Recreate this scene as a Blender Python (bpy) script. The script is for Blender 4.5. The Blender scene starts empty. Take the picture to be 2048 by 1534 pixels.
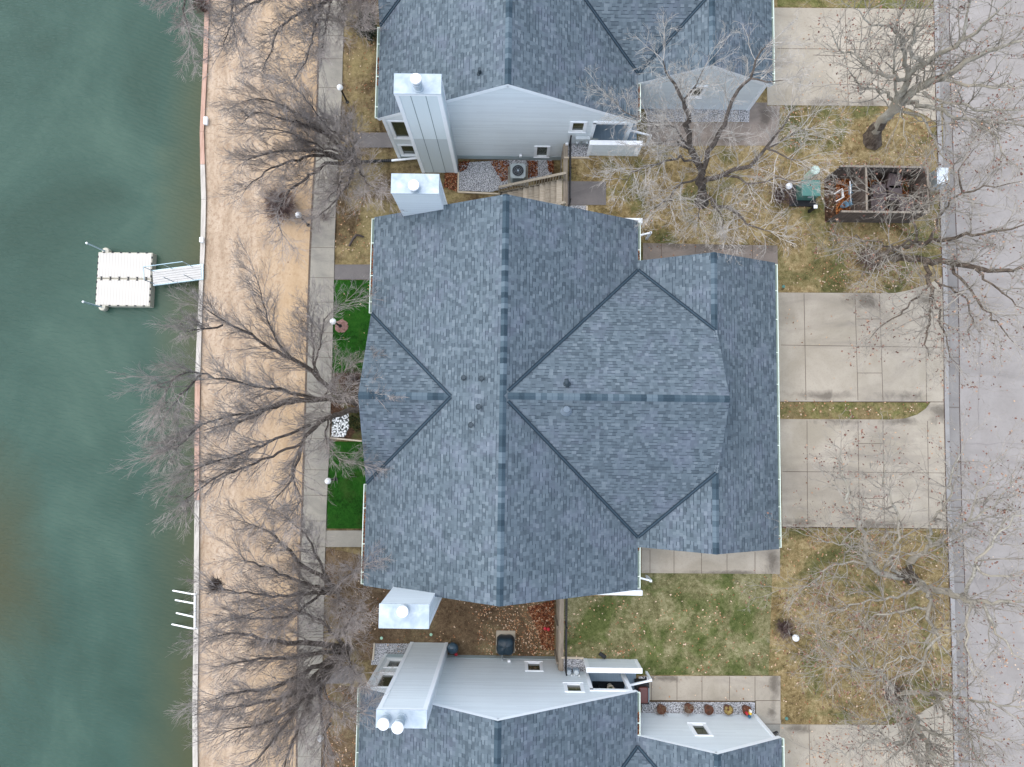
import bpy, math, random
from math import radians, sin, cos, pi, sqrt, floor
from mathutils import Vector, Matrix, Euler
S = bpy.context.scene
COL = S.collection
rnd = random.Random(7)
# ------------------------------------------------------------------ camera, sky, sun
H = 34.0
F = 1363.4
CE = Euler((0.0728, 0.0026, 0.0145), 'XYZ')
cam = bpy.data.cameras.new('camera'); camo = bpy.data.objects.new('camera', cam); COL.objects.link(camo)
camo.location = (0, 0, H); camo.rotation_euler = CE
cam.sensor_width = 36; cam.lens = F/2048*36; cam.clip_start = .5; cam.clip_end = 2000
S.camera = camo
SUN_EL, SUN_AZ = 62, 290          # azimuth clockwise from north: light comes from the west south west
w = bpy.data.worlds.new('World'); S.world = w; w.use_nodes = True
nt = w.node_tree; bgn = nt.nodes['Background']
sky = nt.nodes.new('ShaderNodeTexSky'); sky.sky_type = 'NISHITA'; sky.sun_disc = False
sky.sun_elevation = radians(SUN_EL); sky.sun_rotation = radians(SUN_AZ)
sky.air_density = 1.0; sky.dust_density = 1.6; sky.ozone_density = 1.0
nt.links.new(sky.outputs[0], bgn.inputs[0]); bgn.inputs[1].default_value = .10
sl = bpy.data.lights.new('sun', 'SUN'); sl.energy = 1.5; sl.angle = radians(125); sl.color = (1, .975, .94)
so = bpy.data.objects.new('sun', sl); COL.objects.link(so)
so.rotation_euler = (radians(90-SUN_EL), 0, radians(180-SUN_AZ))
S.view_settings.view_transform = 'Standard'; S.view_settings.look = 'None'
S.view_settings.exposure = 1.48; S.view_settings.gamma = 1
S.render.engine = 'CYCLES'

# ------------------------------------------------------------------ helpers
CM = CE.to_matrix()
def P(px, py, z=0.0):
    d = CM @ Vector(((px-1024)/F, -(py-767)/F, -1)); t = (z-H)/d.z
    return Vector((d.x*t, d.y*t, z))
def W(px, py, yw):                                   # pixel -> point of the wall plane y = yw
    d = CM @ Vector(((px-1024)/F, -(py-767)/F, -1)); t = yw/d.y
    return Vector((d.x*t, yw, H+d.z*t))
ZE = 1.98                                            # the street side lies this much above the lake side
ZW = -.6                                             # water level

class MB:
    def __init__(s): s.v = []; s.f = []; s.uv = []; s.mi = []; s.m = 0
    def add(s, vs, fs, uvs=None):
        o = len(s.v); s.v += [tuple(p) for p in vs]
        for i, f in enumerate(fs):
            s.f.append([o+k for k in f]); s.mi.append(s.m)
            s.uv.append(uvs[i] if uvs else None)
    def box(s, c, d, rz=0, m3=None):
        x, y, z = d[0]/2, d[1]/2, d[2]/2
        R = m3 or Matrix.Rotation(rz, 3, 'Z'); c = Vector(c)
        vs = [c + R @ Vector(p) for p in [(-x,-y,-z),(x,-y,-z),(x,y,-z),(-x,y,-z),(-x,-y,z),(x,-y,z),(x,y,z),(-x,y,z)]]
        s.add(vs, [(0,3,2,1),(4,5,6,7),(0,1,5,4),(1,2,6,5),(2,3,7,6),(3,0,4,7)])
    def bb(s, a, b):
        s.box([(a[i]+b[i])/2 for i in range(3)], [abs(b[i]-a[i]) for i in range(3)])
    def bar(s, a, b, w, h=None, up=(0, 0, 1)):       # rectangular bar between two points
        a = Vector(a); b = Vector(b); h = h or w; d = b-a; L = d.length
        if L < 1e-6: return
        d.normalize(); u = Vector(up); r = d.cross(u)
        if r.length < 1e-3: r = d.cross(Vector((0, 1, 0)))
        r.normalize(); u = r.cross(d)
        s.box((a+b)/2, (w, L, h), m3=Matrix((r, d, u)).transposed())
    def tube(s, pts, rad, n=6, cap=True):
        if not isinstance(rad, (list, tuple)): rad = [rad]*len(pts)
        o = len(s.v); N = len(pts)
        d = Vector(pts[1])-Vector(pts[0]); r = d.cross(Vector((.3, .1, 1)))
        if r.length < 1e-4: r = d.cross(Vector((1, 0, 0)))
        r.normalize()
        for i in range(N):
            p = Vector(pts[i])
            if i: d = Vector(pts[min(i+1, N-1)])-Vector(pts[i-1])
            d.normalize(); r = (r-d*r.dot(d)); r.normalize(); u = d.cross(r)
            for k in range(n):
                a = 2*pi*k/n; s.v.append(tuple(p+(r*cos(a)+u*sin(a))*rad[i]))
        for i in range(N-1):
            for k in range(n):
                k2 = (k+1) % n
                s.f.append([o+i*n+k, o+i*n+k2, o+(i+1)*n+k2, o+(i+1)*n+k]); s.uv.append(None); s.mi.append(s.m)
        if cap:
            s.f.append([o+k for k in range(n)][::-1]); s.f.append([o+(N-1)*n+k for k in range(n)])
            s.uv += [None, None]; s.mi += [s.m, s.m]
    def cyl(s, c, r, h, n=16, r2=None):
        c = Vector(c); s.tube([c, c+Vector((0, 0, h))], [r, r if r2 is None else r2], n)
    def lathe(s, c, prof, n=20):
        o = len(s.v); N = len(prof)
        for r, z in prof:
            for k in range(n): s.v.append((c[0]+r*cos(2*pi*k/n), c[1]+r*sin(2*pi*k/n), c[2]+z))
        fs = [[i*n+k, i*n+(k+1) % n, (i+1)*n+(k+1) % n, (i+1)*n+k] for i in range(N-1) for k in range(n)]+[list(range(n))[::-1], [(N-1)*n+k for k in range(n)]]
        for f in fs: s.f.append([o+q for q in f]); s.uv.append(None); s.mi.append(s.m)
    def ball(s, c, r, n=14, m=8, sz=1):
        s.lathe(c, [(max(r*sin(pi*i/m), .001), -r*sz*cos(pi*i/m)) for i in range(m+1)], n)
    def prism(s, pts, z0, z1):                       # pts ccw outline
        n = len(pts)
        vs = [(p[0], p[1], z0) for p in pts]+[(p[0], p[1], z1) for p in pts]
        s.add(vs, [list(range(n))[::-1], [n+i for i in range(n)]]+[[i, (i+1) % n, n+(i+1) % n, n+i] for i in range(n)])
    def build(s, name, mat, parent=None, smooth=False, bevel=0):
        me = bpy.data.meshes.new(name); me.from_pydata(s.v, [], s.f)
        mats = mat if isinstance(mat, (list, tuple)) else [mat]
        for m in mats: me.materials.append(m)
        if len(mats) > 1: me.polygons.foreach_set('material_index', s.mi)
        if any(s.uv):
            ul = me.uv_layers.new(name='UVMap'); k = 0
            for fi, f in enumerate(s.f):
                u = s.uv[fi]
                for j in range(len(f)):
                    if u: ul.data[k].uv = u[j]
                    k += 1
        if smooth: me.polygons.foreach_set('use_smooth', [True]*len(me.polygons))
        me.update()
        o = bpy.data.objects.new(name, me); COL.objects.link(o)
        if parent is not None: o.parent = parent; o.matrix_parent_inverse = parent.matrix_world.inverted()
        if bevel:
            b = o.modifiers.new('bevel', 'BEVEL'); b.width = bevel; b.segments = 2; b.limit_method = 'ANGLE'
        return o
def tag(o, label=None, cat=None, group=None, kind=None):
    if label: o['label'] = label
    if cat: o['category'] = cat
    if group: o['group'] = group
    if kind: o['kind'] = kind
    return o
def thing(name, loc, label, cat, group=None):
    o = bpy.data.objects.new(name, None); COL.objects.link(o); o.location = loc
    o.matrix_world = Matrix.Translation(Vector(loc)); o.empty_display_size = .2
    return tag(o, label, cat, group)
def copytree(src, loc, rz=0, label=None):
    r = src.copy(); COL.objects.link(r); r.location = loc; r.rotation_euler = (0, 0, rz)
    if label: r['label'] = label
    for c in src.children:
        k = c.copy(); COL.objects.link(k); k.parent = r
        for g in c.children:
            q = g.copy(); COL.objects.link(q); q.parent = k
    return r

# ------------------------------------------------------------------ materials
class NT:
    def __init__(s, name, rough=.8, spec=.3, metal=0):
        s.m = bpy.data.materials.new(name); s.m.use_nodes = True; s.t = s.m.node_tree
        s.b = s.t.nodes['Principled BSDF']
        s.b.inputs['Roughness'].default_value = rough; s.b.inputs['Specular IOR Level'].default_value = spec
        s.b.inputs['Metallic'].default_value = metal
        s.co = s.n('ShaderNodeTexCoord').outputs['Object']
    def n(s, t, **k):
        x = s.t.nodes.new(t)
        for a, b in k.items(): setattr(x, a, b)
        return x
    def inp(s, node, i, v):
        if isinstance(v, (int, float)): node.inputs[i].default_value = v
        elif isinstance(v, tuple): node.inputs[i].default_value = v if len(v) != 3 or node.inputs[i].type != 'RGBA' else (*v, 1)
        else: s.t.links.new(v, node.inputs[i])
    def math(s, op, a, b=0.0, c=None):
        x = s.n('ShaderNodeMath', operation=op); s.inp(x, 0, a); s.inp(x, 1, b)
        if c is not None: s.inp(x, 2, c)
        return x.outputs[0]
    def noise(s, scale, detail=4, rough=.6, co=None, stretch=None, dist=0):
        co = co or s.co
        if stretch:
            mp = s.n('ShaderNodeMapping'); s.inp(mp, 0, co); mp.inputs['Scale'].default_value = stretch; co = mp.outputs[0]
        x = s.n('ShaderNodeTexNoise'); s.inp(x, 'Vector', co); x.inputs['Scale'].default_value = scale
        x.inputs['Detail'].default_value = detail; x.inputs['Roughness'].default_value = rough; x.inputs['Distortion'].default_value = dist
        return x.outputs['Fac']
    def ramp(s, f, stops, interp='LINEAR'):
        x = s.n('ShaderNodeValToRGB'); s.inp(x, 0, f); r = x.color_ramp; r.interpolation = interp
        while len(r.elements) < len(stops): r.elements.new(.5)
        for e, (p, c) in zip(r.elements, stops):
            e.position = p; e.color = (*c, 1) if isinstance(c, tuple) else (c, c, c, 1)
        return x.outputs[0]
    def mix(s, f, a, b, mode='MIX'):
        x = s.n('ShaderNodeMix', data_type='RGBA', blend_type=mode); s.inp(x, 0, f)
        for i, v in ((6, a), (7, b)):
            if isinstance(v, tuple): x.inputs[i].default_value = (*v, 1)
            elif isinstance(v, (int, float)): x.inputs[i].default_value = (v, v, v, 1)
            else: s.t.links.new(v, x.inputs[i])
        return x.outputs[2]
    def sep(s, v):
        x = s.n('ShaderNodeSeparateXYZ'); s.inp(x, 0, v); return x.outputs
    def comb(s, x, y, z=0.0):
        n = s.n('ShaderNodeCombineXYZ'); s.inp(n, 0, x); s.inp(n, 1, y); s.inp(n, 2, z); return n.outputs[0]
    def wn(s, v):
        x = s.n('ShaderNodeTexWhiteNoise', noise_dimensions='3D'); s.inp(x, 0, v); return x.outputs[0]
    def bump(s, h, st=.4, d=.02):
        x = s.n('ShaderNodeBump'); x.inputs['Strength'].default_value = st; x.inputs['Distance'].default_value = d
        s.inp(x, 'Height', h); s.t.links.new(x.outputs[0], s.b.inputs['Normal'])
    def color(s, c):
        if isinstance(c, tuple): s.b.inputs['Base Color'].default_value = (*c, 1)
        else: s.t.links.new(c, s.b.inputs['Base Color'])
        return s.m
def plain(name, c, rough=.6, spec=.4, metal=0, var=.12, scale=6.):
    m = NT(name, rough, spec, metal); f = m.noise(scale, 4)
    return m.color(m.mix(m.math('MULTIPLY', f, 1.0), tuple(x*(1-var) for x in c), tuple(min(1, x*(1+var)) for x in c)))
def grassy(name, dark, mid, light, patch=None, pscale=.35, plo=.45, phi=.6, seed=0., leafc=None):
    m = NT(name, .95, .1)
    mp = m.n('ShaderNodeMapping'); m.inp(mp, 0, m.co); mp.inputs['Location'].default_value = (seed, seed*.7, 0); co = mp.outputs[0]
    a = m.noise(5.5, 8, .78, co=co); b = m.noise(30, 3, .8, co=co, stretch=(1, .5, 1)); c = m.noise(.9, 4, .6, co=co, dist=.5)
    f = m.math('ADD', m.math('MULTIPLY', a, .62), m.math('MULTIPLY', b, .38))
    f = m.math('ADD', f, m.math('MULTIPLY', m.math('SUBTRACT', c, .5), .35))
    col = m.ramp(f, [(.36, dark), (.5, mid), (.66, light)])
    if patch:
        p = m.noise(pscale, 5, .65, co=co, dist=.6)
        g = m.ramp(f, [(.36, patch[0]), (.64, patch[1])])
        col = m.mix(m.ramp(p, [(plo, 0.), (phi, 1.)]), col, g)
    if leafc:
        v = m.n('ShaderNodeTexVoronoi'); m.inp(v, 'Vector', co); v.inputs['Scale'].default_value = 7
        k = m.ramp(v.outputs['Distance'], [(.05, 1.), (.12, 0.)])
        k = m.math('MULTIPLY', k, m.ramp(m.noise(1.1, 3, co=co), [(.5, 0.), (.6, 1.)]))
        col = m.mix(k, col, leafc)
    m.bump(f, .6, .05)
    return m.color(col)
def concrete(name, base, warm, dark, stain=.5, seed=0., rough=.85, fine=14, spots=()):
    m = NT(name, rough, .25)
    mp = m.n('ShaderNodeMapping'); m.inp(mp, 0, m.co); mp.inputs['Location'].default_value = (seed, seed*1.3, 0); co = mp.outputs[0]
    a = m.noise(.55, 5, .6, co=co, dist=.4); b = m.noise(fine, 4, .7, co=co); c = m.noise(.35, 4, .65, co=co, stretch=(.55, 1.6, 1), dist=.8)
    col = m.mix(m.ramp(a, [(.35, 0.), (.65, 1.)]), base, warm)
    col = m.mix(m.math('MULTIPLY', m.ramp(c, [(.5, 0.), (.72, 1.)]), stain), col, dark)
    col = m.mix(m.math('MULTIPLY', m.ramp(b, [(.3, 1.), (.5, 0.)]), .22), col, dark)
    if spots:
        xy = m.sep(m.co); tot = None; nz = m.math('MULTIPLY', m.math('SUBTRACT', m.noise(1.3, 7, .72, dist=.6), .5), 3.2)
        for x_, y_, rx, ry in spots:
            q = P(x_, y_, 1.98); dx = m.math('DIVIDE', m.math('SUBTRACT', xy[0], q.x), rx); dy = m.math('DIVIDE', m.math('SUBTRACT', xy[1], q.y), ry)
            d = m.math('SQRT', m.math('ADD', m.math('MULTIPLY', dx, dx), m.math('MULTIPLY', dy, dy)))
            k = m.ramp(m.math('ADD', d, nz), [(.1, .9), (1., 0.)]); tot = k if tot is None else m.math('MAXIMUM', tot, k)
        col = m.mix(m.math('MULTIPLY', tot, .75), col, (.075, .062, .048))
    m.bump(b, .25, .01)
    return m.color(col)
def shingle(name, ridge=False):
    m = NT(name, .9, .2); uv = m.n('ShaderNodeTexCoord').outputs['UV']; s = m.sep(uv)
    ch = .215 if ridge else .142
    vv = m.math('DIVIDE', s[1], ch); row = m.math('FLOOR', vv); fr = m.math('FRACT', vv)
    if ridge:
        r = m.wn(m.comb(row, 3.3)); g = m.noise(60, 2, .8, co=uv)
        col = m.ramp(r, [(0, (.022, .038, .048)), (.3, (.040, .063, .077)), (.62, (.060, .088, .104)), (.86, (.105, .14, .16))], 'CONSTANT')
        col = m.mix(m.ramp(g, [(.3, .35), (.6, 0.)]), col, (.1, .15, .2))
        col = m.mix(m.ramp(fr, [(.0, .75), (.12, .0)]), col, (.035, .055, .075))
    else:
        off = m.math('MULTIPLY', m.wn(m.comb(row, .7)), 11)
        jit = m.math('MULTIPLY', m.noise(2.6, 1, .5, co=m.comb(s[0], m.math('MULTIPLY', row, 5.3))), .7)
        ua = m.math('ADD', m.math('DIVIDE', s[0], .165), m.math('ADD', off, jit)); ca = m.math('FLOOR', ua)
        fa = m.math('FRACT', ua)
        ub = m.math('ADD', m.math('DIVIDE', s[0], .34), m.math('ADD', m.math('MULTIPLY', off, 1.7), jit)); cb = m.math('FLOOR', ub)
        r1 = m.wn(m.comb(row, ca)); r2 = m.wn(m.comb(m.math('ADD', row, 50.), cb, 4.)); tooth = m.wn(m.comb(row, ca, 9.))
        r = m.math('ADD', m.math('MULTIPLY', r1, .76), m.math('MULTIPLY', r2, .24))
        col = m.ramp(r, [(.05, (.056, .075, .086)), (.3, (.084, .110, .124)), (.5, (.100, .130, .146)), (.7, (.117, .150, .167)), (.95, (.155, .190, .207))])
        pv = m.noise(.8, 3, .6); col = m.mix(m.ramp(pv, [(.5, 0.), (.7, .45)]), col, m.mix(.5, col, (.22, .225, .30)))
        col = m.mix(m.math('MULTIPLY', m.ramp(m.noise(90, 2, .8), [(.3, 1.), (.6, 0.)]), .3), col, (.07, .09, .11))
        dash = m.math('MULTIPLY', m.math('LESS_THAN', fr, .2), m.math('GREATER_THAN', tooth, .58))  # thickness shadow below the raised tabs, painted into the colour as dark dashes
        col = m.mix(m.math('MULTIPLY', dash, .9), col, (.025, .038, .05))
        edge = m.math('MULTIPLY', m.math('LESS_THAN', fr, .12), .14)
        col = m.mix(edge, col, (.04, .055, .07))
        col = m.mix(m.math('MULTIPLY', m.math('LESS_THAN', fa, .07), .3), col, (.05, .07, .09))
        lf = m.noise(.25, 3, .5); col = m.mix(m.ramp(lf, [(.35, .22), (.65, 0.)]), col, m.mix(.5, col, (.09, .11, .14)))
        m.bump(m.math('ADD', m.math('MULTIPLY', tooth, .3), fr), .3, .01)
    return m.color(col)
def siding(name, c, pitch=.11, vertical=False, streak=.1):
    m = NT(name, .55, .35); s = m.sep(m.co)
    k = s[0] if vertical else s[2]
    v = m.math('DIVIDE', k, pitch); fr = m.math('FRACT', v); row = m.math('FLOOR', v)
    r = m.wn(m.comb(row, m.math('FLOOR', m.math('DIVIDE', m.math('ADD', s[0], m.math('MULTIPLY', row, 1.37)), 3.6)), 1.))
    col = m.mix(r, tuple(x*(1-streak*.5) for x in c), tuple(x*(1+streak*.5) for x in c))
    n = m.noise(.5, 4, .6, stretch=(1, 1, .4)); col = m.mix(m.ramp(n, [(.35, .2), (.6, 0.)]), col, tuple(x*.82 for x in c))
    col = m.mix(m.math('MULTIPLY', m.math('LESS_THAN', fr, .1), .5), col, tuple(x*.55 for x in c))
    m.bump(fr, .35, .01)
    return m.color(col)
def wood(name, c1, c2, grain=(1, 12, 12), scale=2., rough=.85):
    m = NT(name, rough, .2); f = m.noise(scale, 6, .7, stretch=grain)
    m.bump(f, .3, .01)
    return m.color(m.ramp(f, [(.3, c1), (.7, c2)]))
def gravelm(name, c1, c2, gap, scale=22.):
    m = NT(name, .9, .2); v = m.n('ShaderNodeTexVoronoi'); m.inp(v, 'Vector', m.co); v.inputs['Scale'].default_value = scale
    rc = m.sep(v.outputs['Color'])[0]
    col = m.mix(rc, c1, c2); d = v.outputs['Distance']
    col = m.mix(m.ramp(d, [(.42, 0.), (.68, 1.)]), col, gap)
    m.bump(m.math('SUBTRACT', 1., d), .8, .03)
    return m.color(col)
def bark(name, c1, c2, c3=None, scale=9.):
    m = NT(name, .95, .1); f = m.noise(scale, 5, .7, stretch=(1, 1, .35)); g = m.noise(1.3, 3, .6)
    col = m.ramp(f, [(.35, c1), (.65, c2)])
    if c3: col = m.mix(m.ramp(g, [(.42, 0.), (.58, 1.)]), col, c3)
    m.bump(f, .15, .01)
    return m.color(col)

M = {}
M['shingle'] = shingle('roof_shingle'); M['ridge'] = shingle('ridge_shingle', True)
M['siding'] = siding('lap_siding', (.735, .79, .80)); M['sidingg'] = siding('lap_siding_grey', (.36, .42, .45))
M['panel'] = siding('panel_siding', (.69, .765, .775), 40., streak=.04)
M['white'] = plain('white_trim', (.84, .87, .88), .5, .4, var=.03)
M['flash'] = NT('valley_metal', .8, .2).color((.018, .032, .046)); M['flashmid'] = NT('valley_centre', .8, .2).color((.042, .068, .088))
M['gutter'] = plain('gutter_paint', (.62, .70, .60), .5, .4, var=.05)
M['gutterin'] = plain('gutter_inside', (.20, .25, .22), .8, .2)
M['glass'] = NT('window_glass', .06, .6).color((.022, .036, .020))
m = NT('sheet_metal', .5, .4, .1); f = m.noise(2.2, 5, .6, dist=.5)
M['sheet'] = m.color(m.ramp(f, [(.3, (.29, .355, .40)), (.5, (.385, .45, .49)), (.7, (.51, .56, .59))])); m.bump(m.noise(3, 2), .25, .03)
M['cap'] = plain('flue_cap_metal', (.82, .83, .84), .45, .4, .1, .03)
M['pipe'] = plain('vent_pipe', (.035, .05, .06), .6, .3)
M['ventgrey'] = plain('roof_cap_grey', (.13, .165, .195), .7, .2)
M['capgrey'] = plain('vent_cap_grey', (.28, .34, .39), .6, .3)
M['tan'] = grassy('dormant_grass', (.065, .045, .020), (.225, .165, .074), (.43, .345, .185), ((.035, .040, .012), (.185, .17, .068)), .42, .47, .62, 0., (.52, .33, .19))
M['olive'] = grassy('patchy_grass', (.055, .052, .02), (.155, .145, .068), (.33, .30, .175), ((.03, .045, .01), (.14, .155, .055)), .55, .47, .58, 11., (.5, .36, .22))
M['median'] = grassy('median_grass', (.035, .04, .012), (.115, .115, .036), (.24, .22, .09), ((.09, .07, .03), (.30, .23, .115)), .8, .45, .6, 4., (.45, .28, .16))
M['dirt'] = grassy('leafy_dirt', (.045, .028, .016), (.115, .078, .045), (.22, .16, .095), ((.10, .09, .04), (.26, .21, .12)), .35, .52, .66, 5., (.5, .32, .19))
M['side'] = grassy('thin_grass', (.032, .02, .010), (.10, .07, .037), (.22, .165, .095), ((.12, .10, .04), (.36, .28, .14)), .5, .42, .6, 8., (.42, .26, .15))
M['turf'] = grassy('green_turf', (.004, .020, .002), (.012, .062, .006), (.024, .09, .010), ((.02, .035, .006), (.035, .07, .015)), .8, .5, .75, 2.)
m = NT('sand', .95, .1)
a = m.noise(1.2, 6, .7, stretch=(1.6, .5, 1)); b = m.noise(15, 5, .85); c = m.noise(.25, 4, .6); 
v = m.n('ShaderNodeTexVoronoi'); m.inp(v, 'Vector', m.co); v.inputs['Scale'].default_value = 1.7
sp = m.math('MULTIPLY', m.ramp(v.outputs['Distance'], [(.05, 1.), (.10, 0.)]), m.ramp(m.noise(.5, 2), [(.42, 0.), (.55, .8)]))
col = m.ramp(a, [(.3, (.28, .208, .142)), (.5, (.425, .328, .232)), (.7, (.50, .405, .305))])
col = m.mix(m.ramp(b, [(.3, .75), (.5, 0.)]), col, (.30, .20, .12))
b2 = m.noise(7, 5, .75, stretch=(1, .7, 1)); col = m.mix(m.ramp(b2, [(.38, .8), (.5, 0.)]), col, (.27, .185, .12)); st_ = m.noise(1.0, 3, .6, stretch=(1.6, .12, 1)); col = m.mix(m.ramp(st_, [(.5, 0.), (.7, .25)]), col, (.60, .48, .36))
xs = m.sep(m.co)[0]; east = m.ramp(m.math('ADD', m.math('DIVIDE', m.math('ADD', xs, 15.5), 5.), m.math('MULTIPLY', m.math('SUBTRACT', c, .5), 1.6)), [(.35, 0.), (.9, .55)])
col = m.mix(east, col, (.45, .31, .17)); col = m.mix(sp, col, (.17, .10, .06)); m.bump(b, .3, .02)
M['sand'] = m.color(col)
M['drive'] = concrete('driveway_concrete', (.325, .285, .215), (.425, .375, .295), (.17, .15, .13), .55, 0., spots=((1810, 792, 1.4, .32), (1650, 792, 1.9, .28), (1730, 598, 1.0, .6), (1690, 843, 1.4, .22), (1880, 825, .7, .6), (1800, 843, 1.4, .3), (1650, 205, 1.3, .35), (1740, 206, .9, .3), (1760, 1048, 1.6, .22), (1600, 1045, 1.2, .25), (1600, 1458, .8, .3), (1850, 600, .8, .4)))
M['walkc'] = concrete('path_concrete', (.245, .232, .195), (.325, .30, .245), (.13, .12, .11), .8, 9., spots=((1540, 1125, .4, .8), (1545, 1375, .35, .8), (1480, 1142, 1.6, .2), (1545, 1425, .3, .5), (1330, 1362, .8, .25)))
M['walkp'] = concrete('entry_path_concrete', (.30, .265, .205), (.40, .355, .285), (.15, .13, .11), .6, 21., spots=((1545, 1125, .35, .9), (1548, 1375, .3, .8), (1460, 1146, 2.2, .14), (1330, 1357, 1.2, .18), (1545, 1425, .3, .5)))
M['wet'] = concrete('damp_concrete', (.19, .16, .135), (.27, .225, .185), (.075, .07, .065), .9, 4., spots=((1340, 490, 1.2, .25), (1430, 492, 1.5, .3), (1530, 495, .7, .35), (1480, 495, 1.1, .25), (1530, 230, .4, .9), (1450, 280, 1.2, .3)))
M['darkc'] = concrete('dark_slab', (.13, .12, .115), (.17, .155, .145), (.07, .065, .065), .7, 6.)
M['road'] = concrete('street_concrete', (.262, .240, .216), (.312, .288, .262), (.18, .163, .147), .6, 14., fine=9)
M['kerb'] = concrete('kerb_concrete', (.275, .265, .245), (.34, .325, .305), (.19, .18, .165), .5, 3.)
M['pan'] = concrete('gutter_pan', (.205, .192, .176), (.25, .235, .215), (.14, .13, .12), .6, 5.)
M['joint'] = NT('joint_dark', .9, .1).color((.11, .085, .065))
M['seal'] = NT('joint_sealant', .8, .2).color((.06, .035, .028))
M['stain'] = NT('stain', .9, .1).color((.1, .1, .1))
M['gravel'] = gravelm('grey_gravel', (.32, .33, .34), (.66, .66, .67), (.12, .12, .12), 24.)
M['rocks'] = gravelm('white_rock', (.62, .64, .63), (.85, .86, .84), (.03, .035, .03), 12.)
M['mulch'] = grassy('dark_mulch', (.02, .012, .008), (.07, .04, .025), (.16, .09, .05), ((.03, .035, .012), (.10, .10, .04)), .9, .5, .6, 7.)
M['timber'] = wood('weathered_timber', (.17, .14, .11), (.36, .31, .24), (12, 1, 12), 1.5)
M['timberx'] = wood('weathered_boards', (.20, .17, .13), (.42, .37, .29), (1.5, 14, 14), 1.5)
M['cream'] = wood('pale_edging', (.44, .37, .27), (.60, .52, .40), (2, 2, 2), 2.)
M['cream2'] = wood('new_boards', (.34, .29, .22), (.50, .44, .35), (1.5, 14, 14), 1.5)
M['fencew'] = wood('dark_fence_wood', (.055, .043, .036), (.17, .135, .11), (9, 9, 1), 1.5)
M['black'] = NT('black_metal', .55, .4).color((.012, .013, .015))
M['nearblack'] = plain('black_fabric', (.012, .03, .045), .45, .5, var=.3, scale=3)
M['acgrey'] = plain('ac_grey', (.30, .34, .34), .5, .4)
M['bluegrey'] = wood('painted_deck', (.20, .27, .33), (.26, .34, .41), (14, 1, 1), 1.)
M['bin'] = plain('bin_plastic', (.075, .055, .052), .55, .4, var=.2)
M['green'] = plain('transformer_green', (.075, .20, .165), .5, .4, var=.1)
M['mint'] = plain('pale_green_plastic', (.33, .56, .40), .5, .4)
M['box'] = plain('mailbox_paint', (.48, .53, .545), .5, .4, var=.04)
M['globe'] = plain('lamp_globe', (.82, .84, .84), .3, .5, var=.03)
M['dock'] = NT('dock_plastic', .6, .3)
m = M['dock']; s_ = m.sep(m.co); fr = m.math('FRACT', m.math('DIVIDE', s_[0], .155))
M['dock'] = m.color(m.mix(m.math('MULTIPLY', m.math('LESS_THAN', fr, .16), .55), (.52, .49, .43), (.30, .275, .24)))
M['dockedge'] = plain('dock_edge', (.48, .45, .36), .6, .3)
M['dock2'] = wood('bleached_boards', (.40, .39, .36), (.56, .54, .50), (1.2, 14, 8), 2.)
M['rail'] = plain('galvanised_rail', (.36, .48, .53), .4, .5, .4)
M['pvc'] = plain('white_pipe', (.84, .85, .83), .4, .4, var=.02)
M['seawall'] = wood('seawall_boards', (.36, .33, .28), (.55, .51, .45), (9, 1, 1), 1.2)
M['seawall2'] = wood('seawall_brown_boards', (.33, .20, .14), (.52, .35, .27), (9, 1, 1), 1.2)
M['leafred'] = NT('fallen_leaf_red', .8, .2)
def leafmat(name, cs):
    m = NT(name, .8, .2); i = m.n('ShaderNodeNewGeometry').outputs['Random Per Island']
    return m.color(m.ramp(i, [(k/len(cs), c) for k, c in enumerate(cs)], 'CONSTANT'))
M['leafred'] = leafmat('fallen_leaf_red', [(.11, .03, .012), (.17, .05, .018), (.26, .09, .034), (.06, .018, .009), (.34, .17, .09), (.08, .025, .012)])
M['leaftan'] = leafmat('fallen_leaf_tan', [(.55, .36, .22), (.42, .22, .11), (.30, .13, .06), (.62, .47, .33), (.20, .09, .045)])
M['leafsy'] = leafmat('clinging_leaf', [(.14, .065, .045), (.25, .125, .085), (.09, .04, .03), (.36, .23, .15), (.19, .10, .08)])
M['barkw'] = bark('dark_bark', (.06, .05, .042), (.15, .125, .108)); M['twigw'] = bark('brown_twigs', (.18, .153, .134), (.40, .356, .32), scale=4)
M['barkm'] = bark('grey_bark', (.06, .05, .042), (.15, .125, .105)); M['twigm'] = bark('silver_twigs', (.26, .235, .205), (.47, .44, .39), scale=4)
M['barks'] = bark('mottled_pale_bark', (.19, .17, .135), (.46, .43, .355), (.35, .31, .24), 7); M['twigs'] = bark('grey_olive_twigs', (.18, .155, .125), (.37, .34, .285), scale=4)
M['barkr'] = bark('flaky_trunk_bark', (.06, .045, .035), (.19, .155, .12), None, 7)
M['brush'] = bark('brush_twigs', (.07, .045, .04), (.19, .135, .12), scale=5)
M['needle'] = leafmat('needle_foliage', [(.012, .022, .010), (.022, .035, .015), (.03, .045, .02)])
M['terracotta'] = plain('planter_brown', (.11, .045, .025), .6, .3)
m = NT('lake_water', .28, .2)
s_ = m.sep(m.co); n1 = m.noise(.11, 5, .6, dist=.7); n2 = m.noise(.9, 3, .6, stretch=(.5, 1.3, 1), dist=.6)
deep = m.ramp(n1, [(.35, (.030, .082, .074)), (.52, (.040, .105, .098)), (.68, (.058, .135, .125))])
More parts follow.
